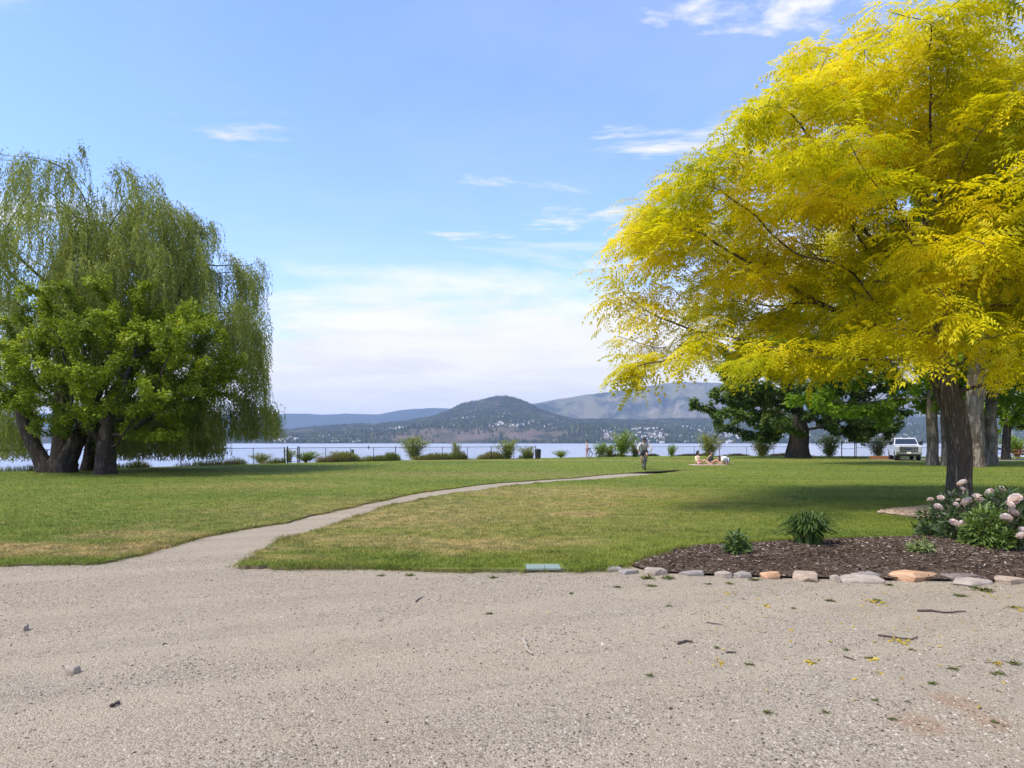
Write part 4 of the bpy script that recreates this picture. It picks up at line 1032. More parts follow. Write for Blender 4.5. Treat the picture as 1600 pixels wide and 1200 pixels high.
# notice on the fence
sgp = AT(552, 714, 56.9)
sg = empty('fence_sign', (sgp[0] - 0.1, 56.95, 0.35), 0.72); tag(sg, 'small dark rectangular notice hung on the lake fence', 'sign')
link('board', MB().box((0, -0.06, 0.42), (0.26, 0.012, 0.42)).mesh('sign_board', plain('sign_green', (0.10, 0.12, 0.10), 0.5), bevel=0.004), sg)
link('border', MB().box((0, -0.068, 0.615), (0.24, 0.006, 0.012)).box((0, -0.068, 0.225), (0.24, 0.006, 0.012)).mesh('sign_border', plain('sign_edge', (0.35, 0.36, 0.33), 0.5)), sg)
# litter bin at the fence end
bp = G(840.5, 717.2); M_BIN = plain('bin_black', (0.022, 0.023, 0.024), 0.5, 0.2)
bn = empty('litter_bin', (bp[0], bp[1], LZ)); tag(bn, 'black litter bin at the end of the lake fence', 'bin')
link('body', MB().lathe([(0.25, 0), (0.26, 0.02), (0.30, 0.72), (0.30, 0.74)], 18).mesh('bin_body', M_BIN), bn)
link('lid', MB().lathe([(0.32, 0.745), (0.325, 0.80), (0.25, 0.9), (0.12, 0.95)], 18).mesh('bin_lid', M_BIN, True), bn)
link('opening', MB().box((0, -0.275, 0.845), (0.2, 0.05, 0.08)).mesh('bin_flap', plain('bin_dark', (0.008, 0.008, 0.008), 0.6)), bn)

# tall grass and weeds along the foot of the fences
rg = np.random.default_rng(9)
def weeds(name, label, line, n, wid, hmin, hmax, mat):
    line = np.array(line); L = np.r_[0, np.cumsum(np.linalg.norm(np.diff(line, axis=0), axis=1))]
    s = rg.uniform(0, L[-1], n); cl = fbm(s * 0.45, s * 0 + 3.3, 3, 71); k = rg.random(n) < np.clip((cl - 0.38) * 5, 0.14, 1); s = s[k]; cl = cl[k]; n = len(s)
    pos = np.stack([np.interp(s, L, line[:, 0]), np.interp(s, L, line[:, 1]), np.zeros(n)], -1); pos[:, 1] += rg.uniform(-wid * 0.25, wid, n); pos[:, 2] = LZ - 0.03
    ax = rg.normal(0, 0.28, (n, 3)); ax[:, 2] = 1; up = rg.normal(0, 1, (n, 3)); up[:, 2] = 0.1
    tv = np.array([(0, 0.03, 0), (0, -0.03, 0), (0.6, 0.028, 0.05), (0.6, -0.028, 0.05), (1, 0, 0.2)]); tt = np.array([(0, 1, 2), (1, 3, 2), (2, 3, 4)])
    V, T, rv = scatter(tv, tt, pos, ax, up, rg.uniform(hmin, hmax, n) * (0.1 + 2.6 * np.clip(cl - 0.25, 0, 1)), rg.random(n))
    o = link(name, tri_mesh(name, V, T, mat, False, rv)); tag(o, label, 'weeds', kind='stuff'); return o
M_WEED = leaf_mat('fence_weed', [(0, (0.12, 0.15, 0.025)), (0.45, (0.24, 0.26, 0.05)), (0.75, (0.30, 0.25, 0.09)), (1, (0.20, 0.14, 0.07))], 0.3, 0.6, 0.25)
M_WEED2 = leaf_mat('dry_fence_weed', [(0, (0.065, 0.06, 0.028)), (0.5, (0.11, 0.095, 0.045)), (1, (0.19, 0.15, 0.07))], 0.2, 0.6, 0.25)
weeds('weeds', 'tall grass and weeds along the foot of the lake fence by the sign', [(-15.2, 52.8), (-8.3, 60.0), (2.0, 66.8)], 13000, 0.7, 0.25, 0.75, M_WEED)
weeds('weeds', 'dark dry weeds along the foot of the fence behind the picnickers', [(9.5, 75.2), (13, 77.0), (24, 80.0), (33, 79.6), (40, 77.5)], 15000, 0.4, 0.14, 0.36, M_WEED2)
weeds('weeds', 'thin grass at the fence foot under the willow', [(-27.2, 36.0), (-22.8, 41.7), (-17.0, 51.2)], 4500, 0.3, 0.15, 0.5, M_WEED)

# ------------------------------------------------------------------ people
def skin_obj(name, chains, mat, parent, sub=2):
    """chains: lists of (point, radius, optional second radius); points named once are shared"""
    vs_, rr, es, key = [], [], [], {}
    roots = []
    for ch in chains:
        prev = None
        for it in ch:
            p, r_ = it[0], it[1]; k = tuple(round(c, 4) for c in p)
            if k not in key:
                key[k] = len(vs_); vs_.append(tuple(p)); rr.append(r_ if hasattr(r_, '__len__') else (r_, r_))
                if prev is None: roots.append(key[k])
            if prev is not None and prev != key[k]: es.append((prev, key[k]))
            prev = key[k]
    me_ = bpy.data.meshes.new(name); me_.from_pydata(vs_, es, []); me_.update(); me_.materials.append(mat)
    o = link(name, me_, parent)
    md = o.modifiers.new('skin', 'SKIN'); md.use_smooth_shade = True; md.branch_smoothing = 0.4
    for k, sv_ in enumerate(me_.skin_vertices[0].data): sv_.radius = rr[k]; sv_.use_root = k in roots
    ss = o.modifiers.new('subsurf', 'SUBSURF'); ss.levels = sub; ss.render_levels = sub
    return o
M_SKIN = plain('skin', (0.50, 0.30, 0.215), 0.55, 0.06); M_SKIN2 = plain('tanned_skin', (0.42, 0.235, 0.155), 0.55, 0.06)
M_HAIR = plain('dark_hair', (0.022, 0.015, 0.012), 0.5, 0.3); M_HAIRB = plain('brown_hair', (0.06, 0.035, 0.02), 0.5, 0.3)
M_EYE = plain('eye_dark', (0.02, 0.015, 0.012), 0.3, 0.1); M_LIP = plain('lip', (0.36, 0.14, 0.12), 0.5, 0.05); M_SHOE = plain('shoe_dark', (0.03, 0.03, 0.032), 0.6, 0.2)
M_STROUSER = plain('dark_shorts', (0.035, 0.035, 0.042), 0.8, 0.2)
V3 = lambda *a: Vector(a)
def lerp(a, b, t): return tuple(a[k] + (b[k] - a[k]) * t for k in range(3))
def hand_chains(wr, el, spread_dir, curl):
    """palm with four fingers and a thumb, continuing the forearm"""
    d = (V3(*wr) - V3(*el)).normalized(); s = V3(*spread_dir); s = (s - d * s.dot(d)).normalized(); n = d.cross(s)
    w_ = V3(*wr); out = [[(w_ + d * 0.005, 0.022), (w_ + d * 0.045, (0.034, 0.017)), (w_ + d * 0.08, (0.036, 0.016))]]
    for k, L in enumerate((0.062, 0.074, 0.070, 0.055)):
        b = w_ + d * 0.078 + s * (0.027 - 0.018 * k); q = (d + V3(*curl) * 0.55).normalized(); q2 = (d + V3(*curl) * 1.7).normalized()
        out.append([(b - d * 0.02, 0.0085), (b + q * L * 0.5, 0.0082), (b + q * L * 0.5 + q2 * L * 0.5, 0.0065)])
    b = w_ + d * 0.03 + s * 0.022; q = (d * 0.6 + s * 0.9).normalized()
    out.append([(b, 0.012), (b + q * 0.032, 0.0105), (b + q * 0.045 + d * 0.025, 0.0075)])
    return [[(tuple(p), r_) for p, r_ in c] for c in out]
def person(name, label, J, loc, rz, skin, clothes, hair, face, hair_len=0.0, curl=(0, -1, -0.3), shoes=None, group=None):
    """J: joints in metres; clothes: list of (part name, material, kind)"""
    root = empty(name, loc, rz); tag(root, label, 'person', group)
    mid = lambda a, b, t=0.5: lerp(J[a], J[b], t)
    f = V3(*face).normalized(); hd = V3(*J['head'])
    ch = [[(J['pelvis'], (0.155, 0.115)), (mid('pelvis', 'chest', 0.45), (0.135, 0.10)), (J['chest'], (0.165, 0.115)), (J['neck'], 0.058), (tuple(hd - V3(0, 0, 0.07)), 0.062), (tuple(hd), (0.082, 0.098)), (tuple(hd + V3(0, 0, 0.075)), (0.07, 0.085))]]
    for s in 'LR':
        ch.append([(J['chest'], 0.15), (J['sh' + s], 0.062), (mid('sh' + s, 'el' + s, 0.5), 0.050), (J['el' + s], 0.040), (mid('el' + s, 'wr' + s, 0.35), 0.039), (J['wr' + s], 0.026)])
        ch.append([(J['pelvis'], 0.15), (J['hip' + s], 0.092), (mid('hip' + s, 'kn' + s, 0.45), 0.080), (J['kn' + s], 0.056), (mid('kn' + s, 'an' + s, 0.3), 0.057), (J['an' + s], 0.036), (J['to' + s], (0.042, 0.026))])
        sd = V3(1 if s == 'L' else -1, 0, 0); ch += hand_chains(J['wr' + s], J['el' + s], tuple(-sd * 0.6 + V3(0, 0, 0.8)), curl)
    # nose and ears grow out of the head
    side = f.cross(V3(0, 0, 1)).normalized()
    ch.append([(tuple(hd + f * 0.085 + V3(0, 0, 0.012)), 0.012), (tuple(hd + f * 0.108 - V3(0, 0, 0.02)), 0.015)])
    for sg in (-1, 1): ch.append([(tuple(hd + side * 0.084 * sg + V3(0, 0, 0.02)), (0.008, 0.018)), (tuple(hd + side * 0.09 * sg - V3(0, 0, 0.025)), (0.008, 0.014))])
    skin_obj('body', ch, skin, root)
    for sg in (-1, 1): link('eye', MB().ball(tuple(hd + f * 0.088 + side * 0.034 * sg + V3(0, 0, 0.022)), 0.011, 8, 6).mesh('eye', M_EYE, True), root)
    link('mouth', MB().ball(tuple(hd + f * 0.09 - V3(0, 0, 0.05)), (0.024, 0.014, 0.007), 8, 6).mesh('mouth', M_LIP, True), root)
    for (nm, mt, kd) in clothes:
        c = []
        if kd in ('shirt', 'tshirt', 'top'):
            c.append([(mid('pelvis', 'chest', 0.12), (0.215, 0.18)), (mid('pelvis', 'chest', 0.55), (0.215, 0.18)), (J['chest'], (0.25, 0.20)), (mid('chest', 'neck', 0.75), (0.13, 0.12))])
            if kd != 'top':
                t_ = 0.75 if kd == 'tshirt' else 1.0
                for s in 'LR':
                    a = [(J['chest'], 0.24), (J['sh' + s], 0.115), (mid('sh' + s, 'el' + s, t_), 0.085)]
                    if kd == 'shirt': a += [(mid('el' + s, 'wr' + s, 0.85), 0.048)]
                    c.append(a)
        elif kd in ('shorts', 'brief'):
            t_ = 0.72 if kd == 'shorts' else 0.16
            c.append([(mid('pelvis', 'chest', 0.28), (0.20, 0.16)), (J['pelvis'], (0.22, 0.18))])
            for s in 'LR': c.append([(J['pelvis'], 0.2), (J['hip' + s], 0.145), (mid('hip' + s, 'kn' + s, t_), 0.115)])
        skin_obj(nm, c, mt, root)
    if hair is not None:
        hb = [[(tuple(hd + f * 0.07 + V3(0, 0, 0.10)), (0.085, 0.06)), (tuple(hd - f * 0.01 + V3(0, 0, 0.115)), (0.125, 0.10)), (tuple(hd - f * 0.06 + V3(0, 0, 0.04)), (0.13, 0.12)), (tuple(hd - f * 0.08 - V3(0, 0, 0.07)), (0.11, 0.08))]]
        if hair_len: hb[0].append((tuple(hd - f * 0.11 - V3(0, 0, 0.08 + hair_len)), (0.10, 0.06)))
        skin_obj('hair', hb, hair, root)
    if shoes:
        for s in 'LR':
            a, b = V3(*J['an' + s]), V3(*J['to' + s])
            skin_obj('shoe', [[(tuple(a - V3(0, 0, 0.02)), 0.048), (tuple(a + (b - a) * 0.45 - V3(0, 0, 0.012)), (0.052, 0.042)), (tuple(b + (b - a) * 0.12), (0.05, 0.033))]], shoes, root, 1)
    return root

def bicycle(name, label, loc, rz, frame_m, steer=0.0):
    """front points to local -y"""
    root = empty(name, loc, rz); tag(root, label, 'bicycle')
    ty, rim, met = plain('tyre', (0.018, 0.018, 0.018), 0.8, 0.2), plain('rim', (0.35, 0.35, 0.36), 0.3, 0.1, metal=0.8), plain('bike_metal', (0.12, 0.12, 0.125), 0.35, 0.1, metal=0.6)
    for y0 in (-0.54, 0.54):
        wv = MB()
        a = np.linspace(0, 2 * np.pi, 33); wv.tube([(0, y0 + 0.335 * math.cos(q), 0.35 + 0.335 * math.sin(q)) for q in a], 0.032, 8, False)
        wh = link('wheel', wv.mesh('tyre', ty, True), root)
        rm = MB().tube([(0, y0 + 0.305 * math.cos(q), 0.35 + 0.305 * math.sin(q)) for q in a], 0.011, 6, False)
        link('rim', rm.mesh('rim', rim, True), wh)
        sp = MB().tube([(-0.05, y0, 0.35), (0.05, y0, 0.35)], 0.022, 8)
        for q in np.linspace(0, 2 * np.pi, 21)[:-1]: sp.tube([(0.02 * (1 if int(q * 10) % 2 else -1), y0, 0.35), (0, y0 + 0.30 * math.cos(q), 0.35 + 0.30 * math.sin(q))], 0.0016, 3, False)
        link('spokes', sp.mesh('spokes', rim), wh)
    hd, bb, st, ra = (0, -0.38, 0.86), (0, 0.06, 0.30), (0, 0.24, 0.86), (0, 0.54, 0.35)
    fr = MB().tube([hd, (0, -0.41, 0.70)], 0.026).tube([(0, -0.39, 0.80), (0, 0.22, 0.80)], 0.020).tube([(0, -0.405, 0.71), bb], 0.024).tube([bb, st], 0.019)
    for s in (-0.055, 0.055): fr.tube([bb, (s, 0.54, 0.35)], 0.012).tube([(0, 0.22, 0.79), (s, 0.54, 0.35)], 0.010)
    link('frame', fr.mesh('bike_frame', frame_m, True), root)
    fk = MB()
    for s in (-0.06, 0.06): fk.tube([(s * 0.9, -0.42, 0.70), (s, -0.54, 0.35)], 0.016)
    fk.tube([(-0.06, -0.42, 0.70), (0.06, -0.42, 0.70)], 0.018); link('fork', fk.mesh('fork', met, True), root)
    link('handlebar', MB().tube([(-0.33, -0.36, 1.02), (-0.15, -0.42, 1.0), (0, -0.43, 0.97), (0.15, -0.42, 1.0), (0.33, -0.36, 1.02)], 0.014, 8).tube([(0, -0.43, 0.97), hd], 0.02).mesh('handlebar', met, True), root)
    link('saddle', MB().tube([(0, 0.12, 0.965), (0, 0.22, 0.97), (0, 0.36, 0.975)], [0.025, 0.05, 0.085], 10).mesh('saddle', ty, True), root)
    link('seat_post', MB().tube([st, (0, 0.26, 0.95)], 0.014).mesh('seat_post', met), root)
    for s in (-1, 1):
        z = 0.30 + s * 0.16
        link('pedal', MB().tube([(0.06 * s, 0.06, 0.30), (0.075 * s, 0.06, z)], 0.011).box((0.125 * s, 0.06, z), (0.09, 0.07, 0.025)).mesh('pedal', met), root)
    return root

# cyclist coming towards the viewer along the path
CX, CY = (1007 - 800) / F * 38.6, 38.6
bicycle('bicycle', 'dark bicycle ridden along the gravel path towards the viewer', (CX, CY, LZ), R(-8), plain('bike_black', (0.03, 0.03, 0.035), 0.3, 0.1))
J = dict(pelvis=(0, 0.26, 1.06), chest=(0, 0.02, 1.40), neck=(0, -0.06, 1.53), head=(0, -0.12, 1.66), shL=(0.20, -0.02, 1.45), shR=(-0.20, -0.02, 1.45), elL=(0.38, -0.16, 1.24), elR=(-0.38, -0.16, 1.24), wrL=(0.34, -0.31, 1.065), wrR=(-0.34, -0.31, 1.065),
         hipL=(0.10, 0.22, 1.02), hipR=(-0.10, 0.22, 1.02), knL=(0.14, -0.12, 0.86), knR=(-0.15, -0.02, 0.64), anL=(0.125, 0.13, 0.565), anR=(-0.125, 0.12, 0.245), toL=(0.125, -0.04, 0.505), toR=(-0.125, -0.03, 0.185))
cyc = person('person', 'cyclist in a light grey shirt, dark shorts and black helmet riding towards the viewer', J, (CX, CY, LZ), R(-8), M_SKIN2, [('shirt', plain('shirt_grey', (0.42, 0.40, 0.375), 0.85, 0.08), 'shirt'), ('shorts', M_STROUSER, 'shorts')], M_HAIR, (0, -1, -0.1), 0, (0, -0.5, -0.6), M_SHOE)
hm_ = MB().ball((0, -0.13, 1.735), (0.105, 0.135, 0.085), 14, 8).box((0, -0.255, 1.705), (0.14, 0.06, 0.014)); link('helmet', hm_.mesh('helmet', plain('helmet_black', (0.02, 0.02, 0.022), 0.35, 0.1), True), cyc)
link('helmet_strap', MB().tube([(0.085, -0.13, 1.70), (0.06, -0.16, 1.585), (0, -0.175, 1.565), (-0.06, -0.16, 1.585), (-0.085, -0.13, 1.70)], 0.007, 5).mesh('strap', M_SHOE), cyc)

# walker at the shore, beside a parked bicycle
wp = G(917.5, 716.0); M_PINK = plain('shorts_mauve', (0.26, 0.15, 0.16), 0.85, 0.1)
J = dict(pelvis=(0, 0, 0.97), chest=(0, -0.02, 1.34), neck=(0, -0.03, 1.50), head=(0, -0.06, 1.64), shL=(0.19, -0.02, 1.42), shR=(-0.19, 0, 1.42), elL=(0.27, -0.08, 1.14), elR=(-0.25, 0.08, 1.14), wrL=(0.24, -0.26, 0.96), wrR=(-0.25, -0.02, 0.90),
         hipL=(0.10, 0, 0.93), hipR=(-0.10, 0, 0.93), knL=(0.10, -0.16, 0.52), knR=(-0.10, 0.06, 0.50), anL=(0.10, -0.20, 0.09), anR=(-0.10, 0.30, 0.13), toL=(0.11, -0.35, 0.03), toR=(-0.10, 0.20, 0.035))
person('person', 'shirtless walker in mauve shorts at the gap in the lake fence', J, (wp[0], wp[1], LZ), R(-70), M_SKIN, [('shorts', M_PINK, 'shorts')], M_HAIR, (0, -1, -0.1))
b2 = G(928.5, 715.4)
pb = bicycle('bicycle', 'pale parked bicycle beside the shirtless walker at the shore', (b2[0], b2[1], LZ), R(-78), plain('bike_white', (0.62, 0.62, 0.60), 0.4, 0.1))
link('basket', MB().lathe([(0.10, 0), (0.16, 0.2)], 12, (0, -0.56, 0.80)).mesh('basket', plain('basket_grey', (0.25, 0.25, 0.25), 0.7)), pb)
link('kickstand', MB().tube([(0.03, 0.12, 0.32), (0.20, 0.16, 0.0)], 0.010).mesh('kickstand', M_FENCE), pb)

# picnic on the lawn
pc = G(1106, 727.6)
M_BLK = plain('blanket', (0.66, 0.46, 0.36), 0.9, 0.15, 3)
bl = MB(); nb = 15; ww, dw = 2.3, 1.5
gvx = [(-ww / 2 + ww * a / nb, -dw / 2 + dw * b / nb, 0.025 + 0.012 * math.sin(a * 1.9) * math.cos(b * 1.3 + a * .5)) for b in range(nb + 1) for a in range(nb + 1)]
bl.poly(gvx, [(b * (nb + 1) + a, b * (nb + 1) + a + 1, (b + 1) * (nb + 1) + a + 1, (b + 1) * (nb + 1) + a) for b in range(nb) for a in range(nb)])
blk = bl.build('picnic_blanket', M_BLK, None, (pc[0], pc[1], LZ), (0, 0, 0.06)); tag(blk, 'peach coloured picnic blanket spread on the lawn', 'blanket')
so = blk.modifiers.new('thick', 'SOLIDIFY'); so.thickness = 0.01
M_YTOP = plain('top_yellow', (0.75, 0.66, 0.38), 0.8, 0.08); M_PK = plain('pink_cloth', (0.62, 0.32, 0.36), 0.8, 0.08); M_WHT = plain('white_cloth', (0.76, 0.75, 0.74), 0.85, 0.05)
def stripes(name, a, b, n):
    m_, t_, b_, _ = material(name); p_ = t_.node('ShaderNodeTexCoord').outputs['Object']; s_ = t_.node('ShaderNodeSeparateXYZ'); t_.l.new(p_, s_.inputs[0])
    f_ = t_.math('GREATER_THAN', t_.math('SINE', t_.math('MULTIPLY', s_.outputs[1], n)), 0.0); t_.l.new(t_.mix(f_, a, b), b_.inputs['Base Color']); b_.inputs['Roughness'].default_value = 0.9; return m_
M_STR = stripes('navy_stripes', (0.055, 0.075, 0.16), (0.60, 0.61, 0.66), 38)
sit = dict(pelvis=(0, 0.1, 0.14), chest=(0, 0.17, 0.50), neck=(0, 0.15, 0.66), head=(0, 0.11, 0.80), shL=(0.17, 0.17, 0.57), shR=(-0.17, 0.17, 0.57), elL=(0.25, 0.30, 0.34), elR=(-0.24, 0.0, 0.36), wrL=(0.27, 0.38, 0.11), wrR=(-0.20, -0.18, 0.30),
           hipL=(0.10, 0.05, 0.12), hipR=(-0.10, 0.05, 0.12), knL=(0.16, -0.36, 0.28), knR=(-0.14, -0.36, 0.34), anL=(0.14, -0.72, 0.07), anR=(-0.12, -0.60, 0.07), toL=(0.15, -0.86, 0.06), toR=(-0.12, -0.75, 0.055))
person('person', 'dark haired picnicker in a pale yellow top sitting at the end of the blanket', sit, (pc[0] - 0.50, pc[1] + 0.15, LZ + 0.03), R(62), M_SKIN, [('top', M_YTOP, 'top'), ('shorts', M_PK, 'brief')], M_HAIR, (0.2, -1, 0), 0.14)
person('person', 'dark haired picnicker sitting in the middle of the group on the blanket', dict(sit, wrR=(-0.25, 0.36, 0.11), elR=(-0.25, 0.28, 0.34), knL=(0.12, -0.34, 0.36), anL=(0.1, -0.6, 0.07), toL=(0.1, -0.74, 0.055)), (pc[0] + 0.42, pc[1] + 0.3, LZ + 0.03), R(48), M_SKIN2, [('top', plain('top_black', (0.03, 0.03, 0.03), 0.8), 'top'), ('shorts', plain('bottom_black', (0.03, 0.03, 0.03), 0.8), 'brief')], M_HAIR, (-0.2, -1, 0), 0.10)
Jk = dict(pelvis=(0, 0.42, 0.42), chest=(0, 0.02, 0.45), neck=(0, -0.14, 0.45), head=(0, -0.26, 0.47), shL=(0.18, -0.03, 0.43), shR=(-0.18, -0.03, 0.43), elL=(0.24, -0.14, 0.21), elR=(-0.24, -0.14, 0.21), wrL=(0.20, -0.33, 0.07), wrR=(-0.20, -0.33, 0.07),
          hipL=(0.10, 0.44, 0.38), hipR=(-0.10, 0.44, 0.38), knL=(0.13, 0.18, 0.09), knR=(-0.13, 0.18, 0.09), anL=(0.12, 0.58, 0.08), anR=(-0.12, 0.58, 0.08), toL=(0.12, 0.76, 0.05), toR=(-0.12, 0.76, 0.05))
person('person', 'picnicker kneeling forward in a white shirt and navy striped shorts at the blanket edge', Jk, (pc[0] + 0.98, pc[1] + 0.05, LZ + 0.02), R(-82), M_SKIN, [('shirt', M_WHT, 'tshirt'), ('shorts', M_STR, 'shorts')], M_HAIRB, (0, -1, -0.2), 0.03)

# paddleboarder out on the lake
pd = (-55.5, 264.0, WZ)
sb = MB().poly(*(lambda o: ([(x, y, z) for z in (0.0, 0.12) for (x, y) in o], [tuple(range(len(o)))[::-1], tuple(range(len(o), 2 * len(o)))] + [(k, (k + 1) % len(o), (k + 1) % len(o) + len(o), k + len(o)) for k in range(len(o))]))([(0.38 * math.sin(a) * (1 - 0.25 * (math.cos(a) > 0) * math.cos(a)), 1.6 * math.cos(a)) for a in np.linspace(0, 2 * np.pi, 25)[:-1]]))
brd = sb.build('paddleboard', M_WHT, None, (pd[0], pd[1], WZ - 0.02), (0, 0, 1.1)); tag(brd, 'white paddleboard far out on the lake', 'paddleboard')
st_ = dict(pelvis=(0, 0, 0.97), chest=(0, -0.04, 1.34), neck=(0, -0.05, 1.50), head=(0, -0.07, 1.64), shL=(0.19, -0.02, 1.42), shR=(-0.19, 0, 1.42), elL=(0.27, -0.16, 1.2), elR=(-0.1, -0.26, 1.24), wrL=(0.25, -0.34, 1.04), wrR=(0.12, -0.34, 1.42),
           hipL=(0.10, 0, 0.93), hipR=(-0.10, 0, 0.93), knL=(0.12, -0.05, 0.51), knR=(-0.12, -0.05, 0.51), anL=(0.12, 0, 0.08), anR=(-0.12, 0, 0.08), toL=(0.13, -0.16, 0.03), toR=(-0.13, -0.16, 0.03))
person('person', 'paddler standing upright on a board far out on the lake', st_, (pd[0], pd[1], WZ + 0.10), 0.4, M_SKIN2, [('top', M_STROUSER, 'tshirt'), ('shorts', M_STROUSER, 'shorts')], M_HAIR, (0, -1, 0))
pdl = link('paddle', MB().tube([(0.12, -0.36, 1.55), (0.36, -0.36, 0.25)], 0.016).box((0.41, -0.36, 0.02), (0.16, 0.02, 0.42), (0, -0.18, 0)).mesh('paddle', M_STROUSER), None, (pd[0], pd[1], WZ + 0.10), (0, 0, 0.4)); tag(pdl, 'dark paddle held by the paddler on the lake', 'paddle')

# white boats moored far along the shore
M_BOAT = plain('boat_white', (0.80, 0.80, 0.80), 0.4, 0.04)
def boat(label, x, Y, L, rz):
    root = empty('motor_boat', ((x - 800) / F * Y, Y, WZ), rz); tag(root, label, 'boat', 'boats moored along the shore')
    sec = [(-L / 2, 0.9, 0.75), (-L * 0.2, 1.15, 0.8), (L * 0.2, 1.05, 0.95), (L * 0.4, 0.6, 1.1), (L / 2, 0.03, 1.2)]
    v = []; f = []
    for (x_, w_, h_) in sec: v += [(x_, -w_ * 0.6, -0.25), (x_, w_ * 0.6, -0.25), (x_, w_, h_), (x_, -w_, h_)]
    for k in range(4): f += [(k * 4 + a, k * 4 + (a + 1) % 4, k * 4 + 4 + (a + 1) % 4, k * 4 + 4 + a) for a in range(4)]
    f += [(0, 3, 2, 1), (16, 17, 18, 19)]
    link('hull', MB().poly(v, f).mesh('hull', M_BOAT), root)
    link('canopy', MB().box((-L * 0.05, 0, 2.3), (L * 0.45, 1.9, 0.12), None).mesh('boat_canopy', M_BOAT, bevel=0.04), root)
    link('windscreen', MB().box((L * 0.14, 0, 1.35), (0.06, 1.6, 0.6), (0, -0.4, 0)).mesh('boat_screen', M_FARGLASS), root)
    for a in (-1, 1): link('canopy_post', MB().tube([(-L * 0.24, a * 0.9, 0.8), (-L * 0.24, a * 0.9, 2.3)], 0.03).tube([(L * 0.13, a * 0.9, 0.9), (L * 0.13, a * 0.9, 2.3)], 0.03).mesh('canopy_post', M_FENCE), root)
boat('white motor boat with flat canopy moored behind the pickup bonnet', 1404, 250, 7.0, 0.2)
boat('second white motor boat moored nearest the pickup mirror', 1413, 262, 6.0, -0.1)
boat('white boat seen between the plane tree trunks', 1556, 180, 6.5, 0.3)

